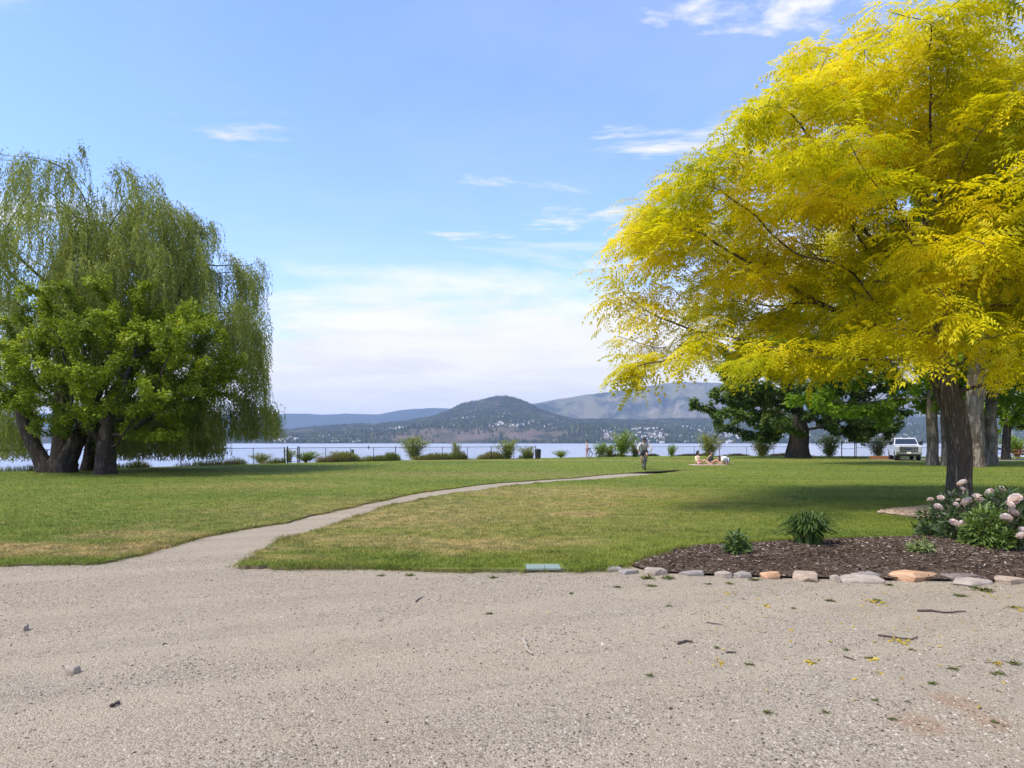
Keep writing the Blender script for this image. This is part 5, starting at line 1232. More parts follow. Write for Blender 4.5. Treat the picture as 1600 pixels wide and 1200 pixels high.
# ------------------------------------------------------------------ white pickup
M_PAINT = plain('white_paint', (0.62, 0.63, 0.65), 0.25, 0.02, coat=0.6); M_GLASS = plain('car_glass', (0.025, 0.035, 0.05), 0.06, 0.1)
M_BLKP = plain('black_trim', (0.018, 0.018, 0.02), 0.5, 0.2); M_CHR = plain('chrome', (0.62, 0.63, 0.65), 0.18, 0.05, metal=0.9); M_LAMP = plain('headlamp', (0.42, 0.44, 0.46), 0.12, 0.1); M_TYRE = plain('truck_tyre', (0.02, 0.02, 0.02), 0.85, 0.2)
def pickup(loc, rz):
    """front points to local -y"""
    root = empty('pickup_truck', loc, rz); tag(root, 'white pickup truck with chrome barred grille parked behind the plane trees', 'truck')
    # outlines along y (front negative): lower body with wheel arches, then cab
    def arch(yc, r_=0.50, n=9): return [(yc - r_ * math.cos(a), 0.42 + r_ * math.sin(a) * 0.98) for a in np.linspace(0, math.pi, n)]
    low = [(-2.98, 0.55), (-3.02, 0.80), (-3.00, 1.12), (-2.90, 1.27), (-1.50, 1.36), (-1.2, 1.36), (0.9, 1.36), (0.9, 1.38), (3.0, 1.38), (3.0, 0.60)] 
    bot = [(3.0, 0.60)] + [(y, z) for y, z in arch(1.95)[::-1]] + [(y, z) for y, z in arch(-2.0)[::-1]] + [(-2.98, 0.55)]
    out = low[:-1] + bot[:-1]
    body = MB().prism(out, -0.98, 0.98)
    link('body', body.mesh('truck_body', M_PAINT, bevel=0.035), root)
    cab = [(-1.45, 1.35), (-0.72, 1.90), (-0.45, 1.97), (0.70, 1.97), (0.92, 1.85), (0.95, 1.35)]
    v = []; n = len(cab)
    for sx, ins in ((-0.95, 1), (0.95, -1)):
        for (y, z) in cab: v.append((sx + ins * (z - 1.35) * 0.24, y, z))
    f = [tuple(range(n)), tuple(range(n, 2 * n))[::-1]] + [(k, k + n, (k + 1) % n + n, (k + 1) % n) for k in range(n)]
    link('cab', MB().poly(v, f).mesh('truck_cab', M_PAINT, bevel=0.04), root)
    def pane(nm, pts): link(nm, MB().poly(pts, [tuple(range(len(pts)))]).mesh(nm, M_GLASS), root)
    ws = []
    d = Vector((0, -0.55, 0.73)).normalized() * 0.02
    for (x, y, z) in ((-0.86, -1.38, 1.40), (0.86, -1.38, 1.40), (0.755, -0.78, 1.855), (-0.755, -0.78, 1.855)): ws.append((x, y + d.y, z + d.z))
    pane('windscreen', ws)
    for s in (-1, 1):
        for (y0, y1, y2, y3) in ((-1.12, -0.64, -0.25, -0.25), (-0.12, -0.12, 0.62, 0.80)):
            pts = [(y0, 1.44), (y3 if y3 > y1 else y2, 1.44), (y2, 1.86), (y1, 1.86)] if y0 == y1 else [(y0, 1.44), (y2, 1.44), (y2, 1.86), (y1, 1.86)]
            pane('side_window', [(s * (0.95 - (z - 1.35) * 0.24 + 0.006), y, z) for y, z in pts])
        link('mirror', MB().box((s * 1.17, -1.12, 1.50), (0.24, 0.16, 0.34)).box((s * 1.0, -1.10, 1.44), (0.16, 0.05, 0.05)).mesh('mirror', M_BLKP, bevel=0.02), root)
        link('door', MB().box((s * 0.983, -0.45, 0.98), (0.012, 1.25, 0.72)).mesh('door', M_PAINT, bevel=0.004), root)
        link('door_handle', MB().box((s * 0.999, 0.05, 1.20), (0.03, 0.2, 0.05)).mesh('door_handle', M_CHR, bevel=0.008), root)
        hl_ = link('headlight', MB().box((s * 0.83, -3.005, 1.02), (0.27, 0.06, 0.30)).mesh('headlight', M_LAMP, bevel=0.02), root)
        link('lamp_surround', MB().box((s * 0.83, -2.985, 1.02), (0.31, 0.05, 0.34)).mesh('lamp_surround', M_BLKP, bevel=0.02), hl_)
        link('fog_lamp', MB().lathe([(0.07, -3.11), (0.07, -3.075)], 14, (s * 0.66, 0, 0.62), 'y').mesh('fog_lamp', M_LAMP), root)
        for yc in (-2.0, 1.95):
            w_ = link('wheel', MB().lathe([(0.24, -0.13), (0.38, -0.14), (0.42, -0.10), (0.42, 0.10), (0.38, 0.14), (0.24, 0.13)], 28, (s * 0.84, yc, 0.42), 'x').mesh('tyre', M_TYRE, True), root)
            link('rim', MB().lathe([(0.24, s * 0.10), (0.22, s * 0.135), (0.07, s * 0.10), (0.03, s * 0.12)], 20, (s * 0.84, yc, 0.42), 'x').mesh('rim', M_CHR), w_)
    g = link('grille', MB().box((0, -3.0, 0.99), (1.36, 0.07, 0.46)).mesh('grille', M_BLKP, bevel=0.02), root)
    for z in (0.87, 1.0, 1.13): link('grille_bar', MB().box((0, -3.045, z), (1.28, 0.035, 0.055)).mesh('grille_bar', M_CHR, bevel=0.008), g)
    link('emblem', MB().ball((0, -3.075, 1.0), (0.13, 0.012, 0.055), 16, 6).mesh('emblem', plain('emblem_blue', (0.02, 0.05, 0.18), 0.25), True), g)
    link('bumper', MB().box((0, -3.03, 0.66), (1.94, 0.20, 0.22)).mesh('bumper', M_CHR, bevel=0.03), root)
    link('skirt', MB().box((0, -2.95, 0.47), (1.7, 0.22, 0.20)).mesh('skirt', M_BLKP, bevel=0.02), root)
    pl_ = link('number_plate', MB().box((0, -3.145, 0.68), (0.31, 0.012, 0.16)).mesh('number_plate', M_WHT), root)
    link('underbody', MB().box((0, 0, 0.50), (1.5, 5.4, 0.22)).mesh('underbody', M_BLKP), root)
    link('roof_marker', MB().box((0, -0.45, 1.99), (0.5, 0.06, 0.03)).mesh('roof_marker', M_BLKP), root)
    return root
tp = G(1431, 720.5)
pickup((tp[0] + 0.55, tp[1] + 2.7, LZ - 0.004), R(-23))
# gravel parking strip below it
pk = MB().poly([(tp[0] - 1.4, tp[1] - 0.6, 0.039), (tp[0] + 26, tp[1] - 0.4, 0.039), (tp[0] + 28, tp[1] + 7.5, 0.039), (tp[0] - 1.2, tp[1] + 8, 0.039)], [(0, 1, 2, 3)]).build('parking_path', plain('parking_gravel', (0.20, 0.19, 0.16), 0.95, 0.3, 1.2)); tag(pk, kind='structure')

# orange timber edging and wooden picnic tables
def wood_mat(name, a, b):
    m_, t_, b_, _ = material(name); p_ = t_.node('ShaderNodeTexCoord').outputs['Object']
    n_ = t_.noise(t_.scale(p_, (1.5, 14, 14)), 1.0, 6, 0.6, 0.8); t_.l.new(t_.mix(n_, a, b), b_.inputs['Base Color']); b_.inputs['Roughness'].default_value = 0.6; bump(t_, b_, n_, 0.3, 0.01); return m_
M_WOOD = wood_mat('stained_wood', (0.24, 0.075, 0.025), (0.42, 0.15, 0.05)); M_BEAM = wood_mat('orange_timber', (0.34, 0.13, 0.035), (0.56, 0.26, 0.09))
bg_ = G(1383, 718.0); te = empty('timber_edging', (bg_[0], bg_[1], LZ), 0.02); tag(te, 'low long orange timber edging on the grass in front of the pickup bush', 'edging')
Lb = PXM(48, bg_[1])
for j, z in enumerate((0.075, 0.225)): link('beam', MB().box((0.02 * j, 0, z), (Lb, 0.15, 0.145)).mesh('beam', M_BEAM, bevel=0.012), te)
for x in (-Lb * 0.45, 0.0, Lb * 0.45): link('stake', MB().box((x, 0.11, 0.17), (0.06, 0.05, 0.36)).mesh('stake', M_BEAM, bevel=0.006), te)
def picnic_table(label, loc, rz):
    root = empty('picnic_table', loc, rz); tag(root, label, 'picnic table', 'wooden picnic tables')
    for j in range(5): link('plank', MB().box((0, -0.31 + 0.155 * j, 0.76), (1.95, 0.145, 0.045)).mesh('table_plank', M_WOOD, bevel=0.006), root)
    for s in (-1, 1):
        for j in range(2): link('seat_plank', MB().box((0, s * (0.62 + 0.15 * j), 0.45), (1.95, 0.14, 0.045)).mesh('seat_plank', M_WOOD, bevel=0.006), root)
        for q in (-1, 1): link('leg', MB().box((s * 0.7, q * 0.42, 0.37), (0.05, 0.10, 0.82), (q * 0.45, 0, 0)).mesh('leg', M_WOOD, bevel=0.006), root)
        link('cross_beam', MB().box((s * 0.70, 0, 0.40), (0.045, 1.6, 0.09)).box((s * 0.70, 0, 0.715), (0.045, 0.74, 0.045)).mesh('cross_beam', M_WOOD, bevel=0.006), root)
    return root
g = G(1594, 717.5); picnic_table('reddish wooden picnic table nearer the viewer beside the small dark tree', (g[0] + 0.9, g[1], LZ), 0.15)
g = G(1588, 714.8); picnic_table('reddish wooden picnic table standing farther back beside the small dark tree', (g[0] + 0.8, g[1], LZ), -0.1)

# ------------------------------------------------------------------ flower bed: stones, plants
def stone_mat(name, a, b):
    m_, t_, b_, _ = material(name); p_ = t_.node('ShaderNodeTexCoord').outputs['Object']
    n_ = t_.noise(t_.scale(p_, (1, 1, 2.5)), 9, 7, 0.7); n2 = t_.noise(p_, 2.5, 3)
    c_ = t_.mix(t_.maprange(n_, 0.3, 0.7), a, b); c_ = t_.mix(t_.math('MULTIPLY', t_.maprange(n2, 0.5, 0.72), 0.55), c_, tuple(k * 0.55 for k in a))
    t_.l.new(c_, b_.inputs['Base Color']); b_.inputs['Roughness'].default_value = 0.88; b_.inputs['Specular IOR Level'].default_value = 0.15; bump(t_, b_, t_.math('ADD', n_, t_.math('MULTIPLY', t_.noise(p_, 60, 4), 0.4)), 0.7, 0.02); return m_
S = {'grey': stone_mat('stone_grey', (0.23, 0.20, 0.165), (0.37, 0.325, 0.275)), 'pale': stone_mat('stone_pale', (0.30, 0.24, 0.18), (0.47, 0.395, 0.31)), 'tan': stone_mat('stone_tan', (0.32, 0.235, 0.16), (0.48, 0.37, 0.27)), 'orange': stone_mat('stone_orange', (0.42, 0.235, 0.125), (0.60, 0.38, 0.22)), 'brown': stone_mat('stone_brown', (0.15, 0.12, 0.095), (0.26, 0.215, 0.175))}
def stone(label, x, yb, w_px, h_px, mat, seed, dep=None, rz=0.0, tilt=0.0, name='border_stone', group='stones edging the flower bed'):
    rr = np.random.default_rng(seed); g = G(x, yb); Y = g[1]; w_ = PXM(w_px, Y); h_ = max(0.035, PXM(h_px, Y) * 0.58); d_ = dep or min(0.34, w_ * 0.75)
    bm = bmesh.new(); n = int(rr.integers(5, 8)); a0 = np.sort(rr.uniform(0, 6.28, n) * 0.25 + np.linspace(0, 6.28, n, endpoint=False) * 0.95)
    for a in a0:
        ca, sa = math.cos(a), math.sin(a); q = (abs(ca) ** 2.3 + abs(sa) ** 2.3) ** (-1 / 2.3); rx, ry = w_ / 2 * ca * q, d_ / 2 * sa * q
        for z, s in ((-0.06, 0.95), (h_ * rr.uniform(0.3, 0.6), 1.0), (h_ * rr.uniform(0.86, 1.05), rr.uniform(0.82, 0.96))): bm.verts.new((rx * s + rr.normal(0, 0.035) * w_, ry * s + rr.normal(0, 0.045) * d_, z * rr.uniform(0.8, 1.15)))
    for k in range(5): bm.verts.new((rr.uniform(-.3, .3) * w_, rr.uniform(-.3, .3) * d_, h_ * rr.uniform(0.98, 1.08)))
    r_ = bmesh.ops.convex_hull(bm, input=bm.verts)
    bmesh.ops.delete(bm, geom=[v for v in bm.verts if not v.link_faces], context='VERTS')
    bmesh.ops.bevel(bm, geom=list(bm.edges), offset=0.004, segments=1, affect='EDGES')
    me_ = bpy.data.meshes.new('stone'); bm.to_mesh(me_); bm.free(); me_.materials.append(S[mat])
    o = link(name, me_, None, (g[0], Y + d_ / 2, 0.0), (tilt + rr.normal(0, 0.05), rr.normal(0, 0.05), rz + rr.normal(0, 0.10))); return tag(o, label, 'stone', group)
for k, a in enumerate([
    ('flat grey stone at the corner where lawn meets mulch', 958, 893, 36, 6, 'grey'), ('thin grey slab half buried at the start of the bed edging', 985, 898, 34, 5, 'grey'), ('rounded pale grey stone with weeds at its foot, largest at the bed tip', 1026, 900, 44, 15, 'pale'),
    ('thin buried slab flush with the gravel between the pale stone and the gap', 1085, 900, 44, 4, 'grey'), ('small beige stone, first of a close trio', 1134, 903, 29, 12, 'pale'), ('flat grey beige stone, middle of the close trio', 1168, 903, 38, 10, 'grey'), ('small orange tan stone, last of the close trio', 1208, 904, 32, 14, 'orange'),
    ('long tan brown slab next to the small upright stone', 1270, 909, 64, 14, 'tan'), ('small pale upright stone between two long slabs', 1311, 910, 20, 17, 'pale'), ('long grey slab lying behind the thin pale strip stone', 1358, 905, 76, 11, 'grey'), ('thin pale strip stone in front of the grey slab', 1362, 912, 88, 5, 'pale'),
    ('large orange sandstone block, longest in the bed edging', 1445, 908, 92, 17, 'orange'), ('dark grey brown slab right of the orange sandstone block', 1516, 909, 62, 13, 'brown'), ('thin pale slab lying in front of the dark brown slab', 1535, 916, 72, 5, 'pale'), ('grey brown stone at the right end of the bed edging', 1588, 912, 52, 11, 'tan')]):
    stone(*a, seed=100 + k, rz=0.06 * math.sin(k * 2.3))
# pale green cover plate in the grass edge
g = G(850, 893.5); pc_ = MB().box((0, 0.13, 0.032), (PXM(54, g[1]), 0.28, 0.03)); cv = pc_.build('utility_cover', plain('cover_green', (0.20, 0.25, 0.20), 0.6, 0.12, 9), None, (g[0], g[1], 0.0), (0, 0, 0.03), bevel=0.01); tag(cv, 'pale green flat utility cover plate at the lawn edge', 'cover')

M_PEO = leaf_mat('peony_leaf', [(0, (0.022, 0.045, 0.012)), (0.5, (0.050, 0.088, 0.020)), (1, (0.10, 0.145, 0.035))], 0.25, 0.35, 2.0, 0.3)
M_PEOL = leaf_mat('light_shrub_leaf', [(0, (0.055, 0.095, 0.015)), (0.5, (0.115, 0.185, 0.025)), (1, (0.20, 0.27, 0.045))], 0.28, 0.35, 2.0, 0.3)
M_LILY = leaf_mat('daylily_leaf', [(0, (0.035, 0.075, 0.015)), (0.5, (0.075, 0.135, 0.022)), (1, (0.14, 0.20, 0.04))], 0.28, 0.3, 3.0, 0.3)
M_PALE = leaf_mat('pale_plant_leaf', [(0, (0.10, 0.155, 0.03)), (0.5, (0.19, 0.25, 0.06)), (1, (0.33, 0.38, 0.14))], 0.28, 0.3, 3.0, 0.3)
def shrub(name, label, x, yb, w_px, h_px, n, leaf, lmat, size, seed, depth=None, group=None, lift=0.0):
    rr = np.random.default_rng(seed); g = G(x, yb); Y = g[1]; rx = PXM(w_px, Y) / 2; h_ = PXM(h_px, Y); ry = (depth or rx * 1.7) / 2
    z0 = float(bed_z(np.array([g[0]]), np.array([Y + ry]))[0]) if yb > 840 else 0.03
    root = empty(name, (g[0], Y + ry * 0.8, z0 - 0.01)); tag(root, label, 'plant', group)
    d = rr.normal(0, 1, (n, 3)); d[:, 2] = np.abs(d[:, 2]) * 1.1; d /= np.linalg.norm(d, axis=1, keepdims=True)
    lump = 0.8 + 0.36 * fbm(np.arctan2(d[:, 1], d[:, 0]) * 1.6 + 9, d[:, 2] * 3, 3, seed)
    q = rr.random(n) ** 0.42 * lump
    pos = d * q[:, None] * np.array([rx, ry, h_]); pos[:, 2] = np.maximum(pos[:, 2], 0.015 + 0.03 * rr.random(n))
    ax = d * np.array([1, 1, 0.5]) + rr.normal(0, 0.45, (n, 3)); ax[:, 2] += 0.05
    V, T, rv = scatter(*leaf, pos, ax, rr.normal(0, 0.45, (n, 3)) + np.array([0, 0, 1.0]) + d * 0.5, rr.uniform(*size, n), rr.random(n))
    o = link('leaves', tri_mesh(name + '_leaves', V, T, lmat, False, rv), root); tag(o, kind='stuff')
    sm = MB()
    for k in range(14):
        a = rr.uniform(0, 6.28); e = rr.uniform(0.3, 0.75); sm.tube([(0, 0, 0), (math.cos(a) * rx * e * 0.4, math.sin(a) * ry * e * 0.4, h_ * 0.45), (math.cos(a) * rx * e, math.sin(a) * ry * e, h_ * 0.82)], [0.008, 0.006, 0.004], 5)
    o = link('stem', sm.mesh('stems', M_STEM), root); tag(o, kind='stuff')
    return root
# pink peonies: three bushes, each with its blooms
peo1 = shrub('peony_bush', 'dark leaved pink peony bush in front of the golden tree trunk', 1520, 838, 118, 62, 1500, leaf_lance(), M_PEO, (0.09, 0.16), 61, 1.1)
peo2 = shrub('peony_bush', 'dark leaved pink peony bush at the right edge of the bed', 1612, 866, 96, 96, 1500, leaf_lance(), M_PEO, (0.09, 0.16), 62, 1.0)
peo3 = shrub('peony_bush', 'small dark peony bush with double blooms drooping over the mulch', 1506, 857, 50, 44, 420, leaf_lance(), M_PEO, (0.08, 0.14), 63, 0.5)
shrub('leafy_shrub', 'light green leafy shrub in front of the pink peonies', 1564, 870, 74, 64, 1500, leaf_lance(), M_PEOL, (0.07, 0.12), 64, 0.7)
shrub('leafy_shrub', 'dark low rounded shrub at the back edge of the bed', 1462, 848, 42, 24, 700, leaf_lance(), M_PEO, (0.05, 0.09), 65, 0.36)
shrub('leafy_shrub', 'small pale green plant alone in the middle of the mulch', 1448, 881, 38, 20, 260, leaf_lance(), M_PALE, (0.05, 0.09), 66, 0.3)
shrub('leafy_shrub', 'small dark green upright plant nearest the bed tip', 1157, 881, 38, 33, 420, leaf_lance(), M_LILY, (0.06, 0.11), 67, 0.3)
# daylily clump with strap leaves
def lily(label, x, yb, w_px, h_px, n, seed):
    rr = np.random.default_rng(seed); g = G(x, yb); Y = g[1]; W_ = PXM(w_px, Y) / 2; H_ = PXM(h_px, Y)
    z0 = float(bed_z(np.array([g[0]]), np.array([Y + W_ * 0.8]))[0]); root = empty('daylily_clump', (g[0], Y + W_ * 0.8, z0 - 0.01)); tag(root, label, 'plant')
    vs_, ts_, rv = [], [], []; o = 0; m = 7
    for k in range(n):
        a = rr.uniform(0, 6.28); reach = rr.uniform(0.1, 0.9) * W_; top = H_ * rr.uniform(0.45, 1.02) * (1 - 0.35 * reach / W_); t_ = np.linspace(0, 1, m)
        r0 = rr.uniform(0, 0.5) * W_; rad_ = r0 + reach * t_ ** 1.5; z = top * (1 - (1 - np.minimum(t_ / 0.72, 1)) ** 2) - np.maximum(t_ - 0.72, 0) ** 1.3 * top * 1.6 * (reach / W_)
        d = np.array([math.cos(a), math.sin(a), 0]); s = np.array([-d[1], d[0], 0]); wd = 0.016 * (1 - t_ ** 3) * rr.uniform(0.7, 1.2) + 0.001
        c = d[None] * rad_[:, None] + np.array([0, 0, 1])[None] * z[:, None] + s[None] * (np.sin(t_ * 2) * rr.normal(0, 0.04))[:, None]
        V = np.stack([c - s * wd[:, None], c + np.array([0, 0, -0.006]), c + s * wd[:, None]], 1).reshape(-1, 3)
        for j in range(m - 1):
            for q in (0, 1): b = o + j * 3 + q; ts_ += [(b, b + 1, b + 4), (b, b + 4, b + 3)]
        vs_.append(V); rv += [rr.random()] * len(V); o += len(V)
    l_ = link('leaves', tri_mesh('lily_leaves', np.concatenate(vs_), np.array(ts_), M_LILY, False, np.array(rv)), root); tag(l_, kind='stuff')
lily('large clump of arching strap leaves in the middle of the mulch bed', 1278, 869, 84, 60, 420, 71)
# peony bloom: cup of ruffled petals
def bloom_mesh(seed):
    """full double flower: curled petals all over a flattened ball, tighter towards the middle"""
    rr = np.random.default_rng(seed); vs_, ts_, rv = [], [], []; o = 0; n = 64
    for k in range(n):
        zz = 1 - 1.55 * (k + 0.5) / n; a = k * 2.39996 + rr.normal(0, 0.15); rad_ = math.sqrt(max(0, 1 - zz * zz)); d = np.array([rad_ * math.cos(a), rad_ * math.sin(a), zz])
        side = np.cross(d, (0.02, 0.03, 1.0)); side /= np.linalg.norm(side) + 1e-9; upv = np.cross(side, d); sz = 0.30 + 0.30 * (1 - max(zz, 0)); lift = 0.25 + 0.35 * rr.random()
        c = d * np.array([1, 1, 0.78]) * 0.62; ax_ = upv * 0.8 + d * lift * 1.6; ax_ /= np.linalg.norm(ax_)
        pts = []
        for (u_, w_, cu) in ((-0.35, 0.55, 0), (0.25, 1.0, 0.05), (0.8, 0.75, 0.2)):
            for q in (-1, 0, 1): pts.append(c + ax_ * u_ * sz + side * q * w_ * sz * 0.55 + d * (cu * sz + abs(q) * 0.06) + rr.normal(0, 0.03, 3))
        vs_ += pts; rv += [rr.random()] * 9
        for j in range(2):
            for q in (0, 1): b = o + j * 3 + q; ts_ += [(b, b + 1, b + 4), (b, b + 4, b + 3)]
        o += 9
    return tri_mesh('bloom', np.array(vs_), np.array(ts_), M_PETAL, False, np.array(rv))
M_PETAL = leaf_mat('peony_petal', [(0, (0.70, 0.48, 0.47)), (0.4, (0.82, 0.66, 0.62)), (1, (0.86, 0.80, 0.75))], 0.25, 0.1, 3.0, 0.1)
bl_me = [bloom_mesh(1), bloom_mesh(2), bloom_mesh(3)]; rr = np.random.default_rng(3)
BL = [(1504, 755, 14, 1), (1504, 764, 9, 1), (1454, 781, 9, 1), (1470, 778, 9, 1), (1466, 793, 13, 1), (1494, 789, 9, 1), (1511, 784, 15, 1), (1528, 778, 15, 1), (1547, 770, 14, 1), (1566, 764, 10, 1), (1587, 780, 18, 2), (1578, 789, 15, 2), (1583, 801, 15, 2), (1572, 810, 17, 2), (1491, 818, 16, 3), (1503, 820, 16, 3), (1519, 834, 15, 3), (1521, 849, 15, 3), (1598, 829, 12, 2), (1597, 837, 14, 2), (1497, 781, 5, 1), (1513, 818, 5, 3)]
bpy.context.view_layer.update()
for k, (x, y, d_, b) in enumerate(BL):
    pr = (peo1, peo2, peo3)[b - 1]; Y = pr.location.y - (0.62, 0.62, 0.42)[b - 1] + rr.uniform(-0.06, 0.06)
    p = np.array(AT(x, y, Y)) - np.array(pr.location); s = PXM(d_, Y) / 2 * 1.0
    o = link('bloom', bl_me[k % 3], pr, tuple(p), (rr.uniform(0.35, 0.9), rr.uniform(-0.4, 0.4), rr.uniform(0, 6)), (s, s, s))
    q = p * np.array([0.5, 0.5, 0.25]); link('stalk', MB().tube([tuple(q), tuple(p * np.array([0.85, 0.85, 0.7])), tuple(p - np.array([0, 0, s * 0.3]))], 0.005, 5).mesh('stalk', M_STEM), pr)

# tan rock mulch round the locust trunk
rr = np.random.default_rng(8)
ring = [G(x, y) for x, y in ((1368, 804), (1395, 799), (1440, 795), (1490, 793), (1560, 793), (1600, 800), (1600, 812), (1520, 822), (1460, 815), (1410, 809))]
rp = [(p[0], p[1]) for p in ring]
M_TAN = chips_mat('tan_rock', [(0, (0.28, 0.19, 0.12)), (0.5, (0.50, 0.37, 0.255)), (1, (0.68, 0.54, 0.41))])
tb = flat('rock_mulch_ground', dens(rp + [rp[0]], 0.3, 0.03, 14)[:-1], LZ + 0.02, plain('rock_mulch_base', (0.30, 0.21, 0.135), 0.95, 0.3, 12), 0.05); tag(tb, kind='structure')
def pebbles(name, label, cat, x, y, z, size, mat, seed, rnd=None, flatn=0.6):
    """small angular stones: squashed, twisted octahedra"""
    rr = np.random.default_rng(seed); n = len(x)
    o8 = np.array([(1, 0, -0.15), (0, 1, -0.15), (-1, 0, -0.15), (0, -1, -0.15), (0, 0, 1)], float); T8 = np.array([(0, 1, 4), (1, 2, 4), (2, 3, 4), (3, 0, 4)])
    V = o8[None] * (size[:, None, None] * rr.uniform(0.6, 1.3, (n, 5, 1))); V[:, :, 2] *= flatn; V[:, 4, :2] += rr.normal(0, 0.3, (n, 2)) * size[:, None]
    a = rr.uniform(0, 6.28, n); c, s = np.cos(a)[:, None], np.sin(a)[:, None]; X = V[:, :, 0] * c - V[:, :, 1] * s; Y = V[:, :, 0] * s + V[:, :, 1] * c
    V[:, :, 0] = X + x[:, None]; V[:, :, 1] = Y + y[:, None]; V[:, :, 2] += z[:, None]
    T = (np.arange(n)[:, None, None] * 5 + T8[None]).reshape(-1, 3)
    o = link(name, tri_mesh(name, V.reshape(-1, 3), T, mat, False, np.repeat(rr.random(n) if rnd is None else rnd, 5))); return tag(o, label, cat, kind='stuff')
bb = np.array(rp); n = 9000; x = rr.uniform(bb[:, 0].min(), bb[:, 0].max(), n); y = rr.uniform(bb[:, 1].min(), bb[:, 1].max(), n); k = in_poly(x, y, rp); x, y = x[k], y[k]
pebbles('rock_mulch', 'tan crushed rock mulch ringed round the golden tree', 'gravel', x, y, np.full(len(x), LZ + 0.03), rr.uniform(0.02, 0.05, len(x)), M_TAN, 15)
# bark chips on the bed
n = 22000; x = rr.uniform(bx[:, 0].min(), 9.5, n); y = rr.uniform(bx[:, 1].min(), bx[:, 1].max(), n); k = in_poly(x, y, bed_poly); x, y = x[k], y[k]
z = bed_z(x, y); n = len(x)
M_CHIP = chips_mat('bark_chip', [(0, (0.028, 0.017, 0.010)), (0.55, (0.088, 0.061, 0.040)), (0.85, (0.155, 0.11, 0.075)), (0.97, (0.30, 0.24, 0.19)), (1, (0.5, 0.43, 0.36))])
ax = rr.normal(0, 1, (n, 3)); ax[:, 2] *= 0.25; up = rr.normal(0, 0.35, (n, 3)); up[:, 2] += 1
tv = np.array([(-0.5, -0.12, 0), (0.5, -0.16, 0.03), (0.5, 0.12, 0.02), (-0.5, 0.15, 0.0), (0, 0, 0.14)]); tt = np.array([(0, 1, 4), (1, 2, 4), (2, 3, 4), (3, 0, 4)])
V, T, rv = scatter(tv, tt, np.stack([x, y, z + 0.006], -1), ax, up, rr.uniform(0.02, 0.065, n), rr.random(n))
tag(link('mulch_chips', tri_mesh('mulch_chips', V, T, M_CHIP, False, rv)), 'dark brown bark chips covering the flower bed', 'mulch', kind='stuff')

# ------------------------------------------------------------------ gravel stones, grass, litter
rr = np.random.default_rng(19); n = 100000
y = 2.6 + (rr.random(n) ** 1.35) * 7.0; x = (rr.uniform(-60, 1660, n) - 800) / F * y
u2 = x * 0.913 + y * 0.408; v2 = -x * 0.408 + y * 0.913; cl = 0.55 * fbm(x * 0.9, y * 1.3, 4, 81) + 0.45 * fbm(u2 * 0.16, v2 * 2.0, 4, 83); k = rr.random(n) < np.clip((cl - 0.33) * 3.4, 0.10, 1.0)
lp = [(p[0], p[1]) for p in lawn_poly]; k &= ~in_poly(x, y, bed_poly[::2]); k &= ~(in_poly(x, y, lp))
x, y = x[k], y[k]; n = len(x); sz = 0.0035 + 0.0085 * rr.random(n) ** 2.6; big = rr.random(n) < 0.006; sz[big] *= rr.uniform(1.5, 2.2, big.sum())
M_PEB = chips_mat('gravel_stone', [(0, (0.055, 0.045, 0.034)), (0.25, (0.16, 0.135, 0.10)), (0.55, (0.325, 0.275, 0.198)), (0.9, (0.43, 0.37, 0.28)), (1, (0.50, 0.45, 0.36))])
pebbles('gravel', 'loose grey crushed stones over the gravel yard', 'gravel', x, y, ground_z(x, y) + sz * 0.1, sz, M_PEB, 20)
# grass: real blades on the nearer lawn
n = 390000; u_ = rr.random(n); y = 8.3 * (70 / 8.3) ** (u_ ** 1.25); x = (rr.uniform(-40, 1640, n) - 800) / F * y
cvx, cvy = G(850, 893.5)[:2]; k = in_poly(x, y, lp) & ~((np.abs(x - cvx) < 0.25) & (np.abs(y - cvy - 0.15) < 0.27)); x, y = x[k], y[k]; n = len(x)
tuf = fbm(x * 2.2, y * 2.2, 4, 91)
hgt = rr.uniform(0.014, 0.038, n) * (0.5 + 1.0 * tuf); wd = 0.0048 * (y / 9.0) ** 0.85 * rr.uniform(0.7, 1.3, n)
a = rr.uniform(0, 6.28, n); ln = rr.normal(0, 0.6, (n, 2)) * hgt[:, None]
V = np.zeros((n, 3, 3)); V[:, 0, 0] = x - np.cos(a) * wd; V[:, 0, 1] = y - np.sin(a) * wd; V[:, 1, 0] = x + np.cos(a) * wd; V[:, 1, 1] = y + np.sin(a) * wd; V[:, :2, 2] = LZ - 0.004
V[:, 2, 0] = x + ln[:, 0]; V[:, 2, 1] = y + ln[:, 1]; V[:, 2, 2] = LZ + hgt
tag(link('grass', tri_mesh('grass', V.reshape(-1, 3), np.arange(n * 3).reshape(-1, 3), M_BLADE, False, np.repeat(rr.random(n), 3))), 'short mown grass blades covering the lawn', 'grass', kind='stuff')
